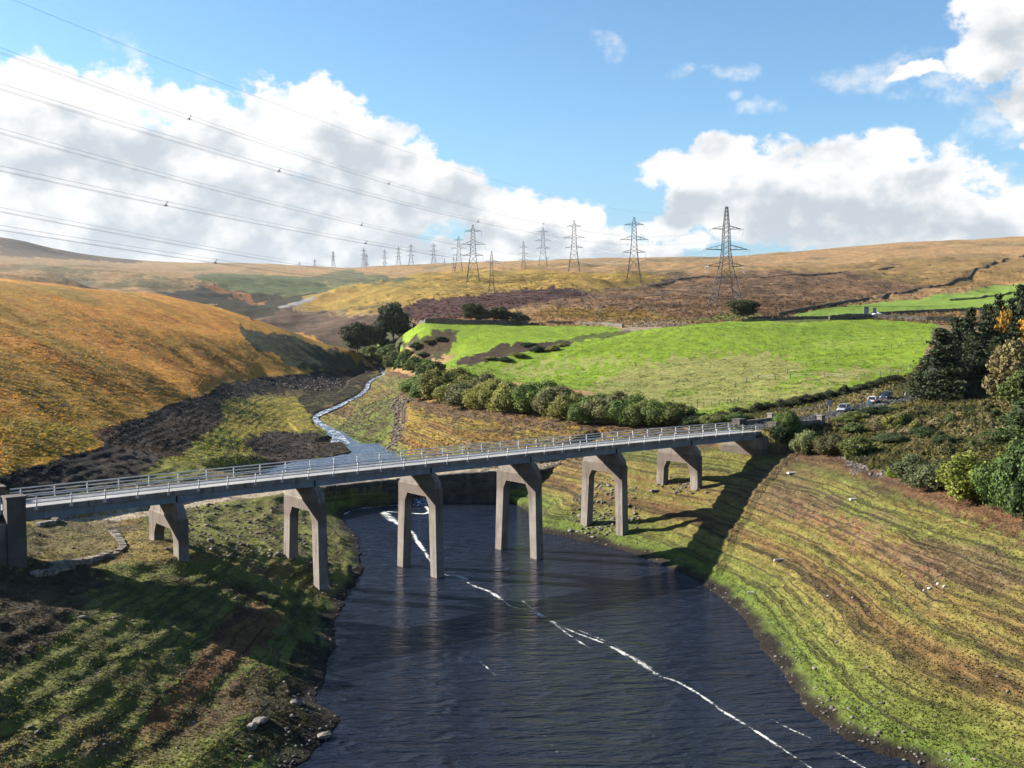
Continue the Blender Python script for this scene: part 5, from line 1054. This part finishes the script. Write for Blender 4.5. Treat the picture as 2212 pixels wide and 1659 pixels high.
cable('third twin cable from the top, ending at the middle arm of the largest pylon',arm_tip(0,PTENS,1,-1,-3.4,-.35),(0,283),108,(900,510),sp=(.58,.82))
cable('fourth twin cable from the top, passing above the distant pylons',arm_tip(0,PTENS,1,1,-3.4,-.35),(0,364),96,(704,508),sp=(.55,.85,.95))
cable('fifth twin cable from the top, dipping behind the left moor skyline',arm_tip(0,PTENS,0,-1,-3.4,-.35),(0,453),108,(694,577),sp=(.82,))
cable('lowest twin cable, just above the left skyline',arm_tip(0,PTENS,0,1,-3.4,-.35),(0,492),96,(539,575),sp=(.7,.93))
o_,s__,_=PT[0]; cable('thin single earth wire above all the twin cables',o_+Vector((0,0,50*s__)),(30,0),104,(658,248),r=.014,twin=0)
def span(a,b_,sag,label,r=.03,grp='cables between the distant pylons'):
    a=Vector(a);b_=Vector(b_); mb=MB(); mb.tube([a.lerp(b_,i/24)+Vector((0,0,-4*sag*(i/24)*(1-i/24)))-a for i in range(25)],r*2,4); o=mb.build('power_cable',M_wire); o.location=a; return tag(o,label,'cable',grp)
for (i,j,Pi,Pj,nm) in ((1,2,PSUSP,PSUSP,'second and third'),(2,3,PSUSP,PSUSP,'third and fourth'),(5,6,PSUSP,PSUSP,'tall and slimmer moor')):
    for k in range(3):
        for s in (-1,1): span(arm_tip(i,Pi,k,s,0,-4.6),arm_tip(j,Pj,k,s,0,-4.6),7,'%s %s cable strung between the %s pylons'%(('lower','middle','upper')[k],('left','right')[(s+1)//2],nm))
# ================================================================== fences: posts and wires
M_post=concrete('weathered_post',(.06,.05,.04),(.10,.085,.07),(.03,.03,.025),.4,4.)
def fence(pix,label,n_between=0,h=1.15,wires=2):
    P_=[UP(*p) for p in pix]; Q=[]
    for a,b_ in zip(P_[:-1],P_[1:]):
        for k in range(n_between+1): u=k/(n_between+1); x=a[0]+(b_[0]-a[0])*u; y=a[1]+(b_[1]-a[1])*u; Q.append((x,y,float(gz(x,y)[0])))
    Q.append(P_[-1]); e=empty('wire_fence',Q[0]); tag(e,label,'fence')
    mb=MB(); mb.box(-.065,.065,-.065,.065,-.3,h); pm=mb.mesh('fence_post',M_post); o0=Vector(Q[0])
    for q_ in Q: 
        o=link(bpy.data.objects.new('post',pm),e); o.location=Vector(q_)-o0; o.rotation_euler=(random.uniform(-.06,.06),random.uniform(-.06,.06),random.random())
    for k in range(wires):
        mb=MB(); mb.tube([Vector(q_)-o0+Vector((0,0,h*(.92-.4*k))) for q_ in Q],.02,4); mb.build('wire',M_wire,e)
fp=lambda L_:[(1571.8+x*.2894,480.2+y*.2894) for x,y in L_]
fence(fp([(55,1235),(140,1195),(232,1170),(355,1178),(467,1165),(585,1162),(720,1158),(868,1170),(1017,1160),(1140,1150),(1213,1148),(1273,1140),(1335,1110),(1365,1090)]),'fence of dark posts along the lower edge of the bright field',0)
fence(fp([(445,1128),(585,1080),(640,1070),(727,1045),(812,1020),(880,1005),(1000,975),(1135,958),(1222,938),(1298,922),(1376,910),(1450,890)]),'fence of dark posts crossing the middle of the bright field',0)
fence(fp([(905,1262),(965,1248),(1010,1240),(1050,1228),(1100,1218),(1150,1205)]),'short fence on the dyke behind the parked cars',1)
fence(fp([(430,1445),(485,1430),(520,1425),(560,1420),(600,1412),(690,1392),(740,1382)]),'fence of small stakes on the verge left of the silver car',2,.9)
fence([(1480,884),(1520,880),(1570,874),(1595,870)],'fence running down to the last willow of the row',2)
# ================================================================== dry-stone walls of the upper fields
M_dyke=concrete('drystone',(.07,.062,.052),(.12,.105,.09),(.05,.045,.04),.5,2.,island=True)
def dyke(pix,h,label,w_=.6,ymin=350,blk=1.3,course=.42):
    P_=[UP(*p,ymin) for p in pix]; Q=[]
    for a,b_ in zip(P_[:-1],P_[1:]):
        n=max(1,int(math.hypot(b_[0]-a[0],b_[1]-a[1])/8))
        for k in range(n): u=k/n; x=a[0]+(b_[0]-a[0])*u; y=a[1]+(b_[1]-a[1])*u; Q.append((x,y,float(gz(x,y)[0])+h*random.uniform(.8,1.1)))
    x,y=P_[-1][:2]; Q.append((x,y,float(gz(x,y)[0])+h))
    return seg_wall('drystone_wall',Q,lambda x,y:float(gz(x,y)[0])-.2,w_,M_dyke,label,'wall',None,blk=blk,course=course,jit=.12)
dyke([(1790,691),(1830,689),(1880,688),(1940,691),(2000,694),(2080,696)],2.0,'dark stone wall along the top edge of the bright field below the white tank')
dyke([(1880,681),(1935,679),(2000,676),(2080,673),(2150,670)],1.5,'stone wall behind the lane, under the upper green field',ymin=400)
dyke([(880,698),(920,698),(960,699),(1010,700),(1060,700),(1140,701)],2.2,'pale stone wall behind the small field, running behind the clump of trees')
dyke([(1180,700),(1240,701),(1300,703),(1345,708)],1.6,'low dark wall at the right end of the small field',ymin=400)
dyke([(1680,682),(1720,674),(1790,662),(1860,651),(1910,643),(1960,632),(2010,620),(2060,608),(2100,592),(2130,577),(2165,565),(2212,552),(2240,548)],1.5,'long dark stone wall climbing the right-hand moor to the skyline',ymin=450,blk=2.2,course=.6)
dyke([(1412,617),(1470,603),(1560,599),(1680,597),(1800,591),(1900,583),(2010,573)],0.8,'low ruined wall crossing the moor behind the largest pylon',ymin=600,blk=2.4,course=.5)
dyke([(1600,695),(1660,693),(1720,690),(1790,689)],1.2,'low wall right of the lone round tree',ymin=380)
dyke([(2050,650),(2120,645),(2212,628)],.9,'ruined wall above the upper green field',ymin=480,blk=2.)
# low ruined walls beside the old road on the left bank
def lowwall(pix,h,label,th=.8):
    Q=[]; P_=[UP(*p) for p in pix]
    for a,b_ in zip(P_[:-1],P_[1:]):
        n=max(1,int(math.hypot(b_[0]-a[0],b_[1]-a[1])/2))
        for k in range(n): u=k/n; x=a[0]+(b_[0]-a[0])*u; y=a[1]+(b_[1]-a[1])*u; Q.append((x,y,float(gz(x,y)[0])+h*random.uniform(.7,1.1)))
    x,y=P_[-1][:2]; Q.append((x,y,float(gz(x,y)[0])+h)); seg_wall('ruined_wall',Q,lambda x,y:float(gz(x,y)[0])-.3,th,M_wall2,label,'wall',blk=.4,course=.22,jit=.12)
M_wall2=concrete('grey_rubble_wall',(.13,.115,.095),(.21,.185,.155),(.06,.052,.045),.5,2.,island=True)
lowwall([(243,1148),(252,1158),(262,1172),(266,1184),(255,1194),(238,1202)],.22,'curved pale broken wall at the end of the old track on the left bank',.6)
lowwall([(238,1203),(215,1211),(180,1217),(140,1222),(110,1228)],.6,'low dark wall footing in the shade of the bridge on the left bank',.7)
lowwall([(80,1139),(110,1132),(140,1122),(165,1116)],.5,'low wall edging the old track left of the small pier',.6)
lowwall([(70,1245),(120,1238),(155,1228)],.5,'wall footing near the left photo edge below the bridge shadow',.6)
# ================================================================== parapets beyond the right-hand pilasters, end pillars, grit box, signs
for s,t1 in ((-1,7.95),(1,7.75)):
    mb=MB(); n=8; pts=[bw(xt(7.24+(t1-7.24)*k/n),s*(3.1+.9*(k/n)**2)) for k in range(n+1)]
    for a,b_ in zip(pts[:-1],pts[1:]): mb.bar((a.x,a.y,14.0),(b_.x,b_.y,14.0),.4,2.2)
    o=mb.build('parapet_wall',M_pier); tag(o,'%s concrete parapet wall leading off the right end of the bridge'%('near-side' if s<0 else 'far-side'),'wall')
    a=pts[-1]; mb=MB(); mb.box(-.5,.5,-.5,.5,-1.5,1.7); mb.box(-.62,.62,-.62,.62,1.7,1.88); o=mb.build('end_pillar',M_pier); o.location=(a.x,a.y,14.0); o.rotation_euler=(0,0,TH); tag(o,'square stone end pillar of the %s parapet right of the bridge'%('near' if s<0 else 'far'),'pillar')
M_white,_t,_b=newmat('white_paint'); _b.inputs['Base Color'].default_value=(.6,.6,.6,1); _b.inputs['Roughness'].default_value=.5
M_alu,_t,_b=newmat('sign_back_aluminium'); _b.inputs['Base Color'].default_value=(.30,.31,.33,1); _b.inputs['Roughness'].default_value=.5
def sign(px,py,label,w_,h,zc,m,rz):
    p=UP(px,py); e=empty('road_sign',(p[0],p[1],p[2]),rz); tag(e,label,'sign')
    mb=MB(); mb.bar((0,0,-.3),(0,0,zc+h/2),.09,.09,8); mb.build('pole',M_alu,e); mb=MB(); mb.box(-w_/2,w_/2,-.07,-.045,zc-h/2,zc+h/2); mb.box(-w_/2+.05,w_/2-.05,-.10,-.07,zc-.05,zc+.05); mb.build('sign_plate',m,e,bevel=.01)
sign(1790,893,'grey back of a road sign on a pole left of the silver car',.85,1.05,2.0,M_alu,.2)
sign(1876,893,'white road sign plate on a pole among the dark bushes below the white car',.7,.95,2.0,M_white,.1)
# roadworks board on the verge (dark blocks on a grey frame, too small to read)
p=UP(1959,858); e=empty('road_board',p,.3); tag(e,'grey roadworks board standing on the road right of the blue car','sign')
mb=MB(); mb.box(-.5,.5,-.03,.03,.3,1.2); mb.build('board',M_alu,e)
for x in (-.42,.42): mb=MB(); mb.bar((x,0,1.2),(x,-.35,0),.05); mb.bar((x,0,1.2),(x,.35,0),.05); mb.build('leg',M_alu,e)
# cattle trough / tank and steel panels behind the field wall
p=UP(1893,686); M_pan,_t,_b=newmat('blue_grey_sheet'); _b.inputs['Base Color'].default_value=(.10,.125,.145,1)
e=empty('steel_panel',(p[0]-2.2,p[1]+6,float(gz(p[0]-2.2,p[1]+6)[0]))); tag(e,'tall blue-grey steel panel standing behind the field wall','panel'); mb=MB(); mb.box(-1.0,1.0,-.1,.1,0,4.1); mb.build('sheet',M_pan,e); mb=MB()
for x in (-.95,0,.95): mb=MB(); mb.box(x-.06,x+.06,.1,.2,0,4.1); mb.build('rib',M_pan,e)
e=empty('steel_panel',(p[0]+1.2,p[1]+6,float(gz(p[0]+1.2,p[1]+6)[0]))); tag(e,'narrow blue-grey steel panel beside the white tank','panel'); mb=MB(); mb.box(-.7,.7,-.1,.1,0,3.6); mb.build('sheet',M_pan,e)
for x in (-.35,.35): mb=MB(); mb.box(x-.05,x+.05,.1,.18,0,3.6); mb.build('rib',M_white,e)
e=empty('water_tank',(p[0]+1.2,p[1]+2.5,float(gz(p[0]+1.2,p[1]+2.5)[0]))); tag(e,'white tank behind the field wall on the hilltop','tank'); mb=MB()
pr=[(-2.2,.2),(-2.4,1.0),(-1.6,1.7),(1.4,1.8),(2.2,1.2),(2.1,.2)]; mb.prism(pr,-1.2,1.2); mb.build('shell',M_white,e,bevel=.2); mb=MB(); mb.box(.2,1.,-.4,.4,1.8,2.15); mb.build('lid',M_white,e)
# ================================================================== cars
def car(label,p,rz,paint,suv=0.):
    m,t,b=newmat('car_paint'); b.inputs['Base Color'].default_value=(*paint,1); b.inputs['Roughness'].default_value=.28; b.inputs['Coat Weight'].default_value=.6; b.inputs['Metallic'].default_value=.2
    e=empty('parked_car',p,rz); tag(e,label,'car','cars by the road beyond the bridge')
    H=1.5+.25*suv; Lh=2.15+.1*suv; W=.9
    def shell(secs,mm,name):  # secs: (x, halfwidth, z0, z1, topinset)
        bm=bmesh.new(); rings=[]
        for x,w_,z0,z1,ti in secs:
            zs=[(-w_*.94,z0),(-w_,z0+(z1-z0)*.45),(-w_+ti,z1-.03),(-w_+ti+.06,z1),(w_-ti-.06,z1),(w_-ti,z1-.03),(w_,z0+(z1-z0)*.45),(w_*.94,z0)]
            rings.append([bm.verts.new((x,y,z)) for y,z in zs])
        for a,b2 in zip(rings[:-1],rings[1:]):
            for k in range(8): bm.faces.new((a[k],a[(k+1)%8],b2[(k+1)%8],b2[k]))
        bm.faces.new(rings[0]); bm.faces.new(rings[-1][::-1]); bmesh.ops.recalc_face_normals(bm,faces=bm.faces)
        me=bpy.data.meshes.new(name); bm.to_mesh(me); bm.free(); me.materials.append(mm); me.polygons.foreach_set('use_smooth',[True]*len(me.polygons)); o=link(bpy.data.objects.new(name,me),e); 
        s_=o.modifiers.new('sub','SUBSURF'); s_.levels=s_.render_levels=1; return o
    g=.28; belt=.92+.12*suv
    shell([(-Lh,.70,g+.2,belt-.22,.08),(-Lh+.1,.84,g,belt,.05),(-Lh*.55,W,g,belt+.02,.06),(0,W,g,belt,.06),(Lh*.45,W,g,belt-.04,.06),(Lh*.80,.87,g,belt-.14,.10),(Lh-.06,.78,g+.02,belt-.30,.12),(Lh,.66,g+.12,belt-.38,.1)],m,'body')
    cab=shell([(-Lh+.12,.72,belt-.08,belt+.02,.10),(-Lh+.45,.78,belt-.05,H-.12,.16),(-Lh*.35,.80,belt-.05,H,.18),(.25,.80,belt-.05,H-.02,.19),(.62,.79,belt-.05,H-.18,.18),(Lh*.55,.76,belt-.08,belt+.0,.1)],M_glass,'windows')
    mb=MB(); mb.hexa([(-Lh+.52,-.60,H-.10),(.30,-.60,H-.04),(.30,.60,H-.04),(-Lh+.52,.60,H-.10),(-Lh+.6,-.55,H-.0),(.2,-.55,H+.03),(.2,.55,H+.03),(-Lh+.6,.55,H-.0)]); mb.build('roof',m,e,bevel=.04)
    for s in (-1,1):
        mb=MB(); mb.bar((.42,s*.66,H-.12),(Lh*.52,s*.73,belt),.07); mb.bar((-Lh+.55,s*.66,H-.12),(-Lh+.2,s*.74,belt),.12); mb.bar((-.35,s*.70,H-.06),(-.35,s*.79,belt),.08); mb.build('window_pillar',m,e)
        for x in (-Lh*.62,Lh*.62):
            mb=MB(); mb.bar((x,s*.72,.33),(x,s*.91,.33),.66,.66,18); wh=mb.build('wheel',M_tyre,e); mb=MB(); mb.bar((x,s*.90,.33),(x,s*.925,.33),.40,.40,12); mb.build('rim',M_alu,wh)
        mb=MB(); mb.hexa([(Lh-.16,s*.42,belt-.42),(Lh-.02,s*.42,belt-.42),(Lh-.10,s*.72,belt-.40),(Lh-.3,s*.76,belt-.40),(Lh-.2,s*.42,belt-.27),(Lh-.08,s*.42,belt-.29),(Lh-.16,s*.72,belt-.26),(Lh-.34,s*.76,belt-.24)]); mb.build('headlight',M_lampw,e)
        mb=MB(); mb.box(-Lh-.0,-Lh+.14,min(s*.50,s*.78),max(s*.50,s*.78),belt-.25,belt-.02); mb.build('tail_light',M_lampr,e)
        mb=MB(); mb.box(.45,.62,min(s*.9,s*1.05),max(s*.9,s*1.05),belt,belt+.14); mb.build('mirror',m,e)
    mb=MB(); mb.box(Lh-.03,Lh+.02,-.5,.5,g+.1,g+.26); mb.build('grille',M_tyre,e)
    return e
M_glass,_t,_b=newmat('car_glass'); _b.inputs['Base Color'].default_value=(.015,.018,.022,1); _b.inputs['Roughness'].default_value=.06
M_tyre,_t,_b=newmat('tyre_rubber'); _b.inputs['Base Color'].default_value=(.02,.02,.02,1); _b.inputs['Roughness'].default_value=.8
M_lampw,_t,_b=newmat('headlamp_glass'); _b.inputs['Base Color'].default_value=(.6,.62,.65,1); _b.inputs['Roughness'].default_value=.1
M_lampr,_t,_b=newmat('tail_lamp_red'); _b.inputs['Base Color'].default_value=(.35,.02,.02,1); _b.inputs['Roughness'].default_value=.2
def onroad(px,py,dz_=.03):
    p=UP(px,py); return (p[0],p[1],p[2]+dz_)
car('silver car nearest the bridge, facing the camera',onroad(1822,890),math.radians(-122),(.33,.345,.37))
car('white car in the middle of the three, seen from behind',onroad(1886,872),math.radians(62),(.55,.55,.55))
car('dark blue off-road car, rightmost of the three, facing the camera',onroad(1914,864),math.radians(-125),(.018,.022,.06),1.)
# kerbed end of the lay-by and white edge line
for nm,pts,c_ in (('road_edge_line',[(1944,866),(1955,856),(1967,848),(1972,845)],M_white),):
    P_=[UP(*p) for p in pts]; ribbon(nm,[(p[0],p[1],p[2]+.05) for p in P_],[.12]*len(P_),c_)
# ================================================================== the air: thin even haze in one closed box round camera and scene
hm=bpy.data.materials.new('haze_air'); hm.use_nodes=True; ht=hm.node_tree; ht.nodes.remove(ht.nodes['Principled BSDF'])
pv=ht.nodes.new('ShaderNodeVolumePrincipled'); pv.inputs['Color'].default_value=(.86,.92,1,1); pv.inputs['Density'].default_value=.00002; pv.inputs['Anisotropy'].default_value=.35
ht.links.new(pv.outputs[0],ht.nodes['Material Output'].inputs['Volume'])
mb=MB(); mb.box(-9500,9500,-9500,9500,float(TZ.min())-1.5,float(max(TZ.max(),HC))+60); o=mb.build('haze',hm); tag(o,kind='stuff')
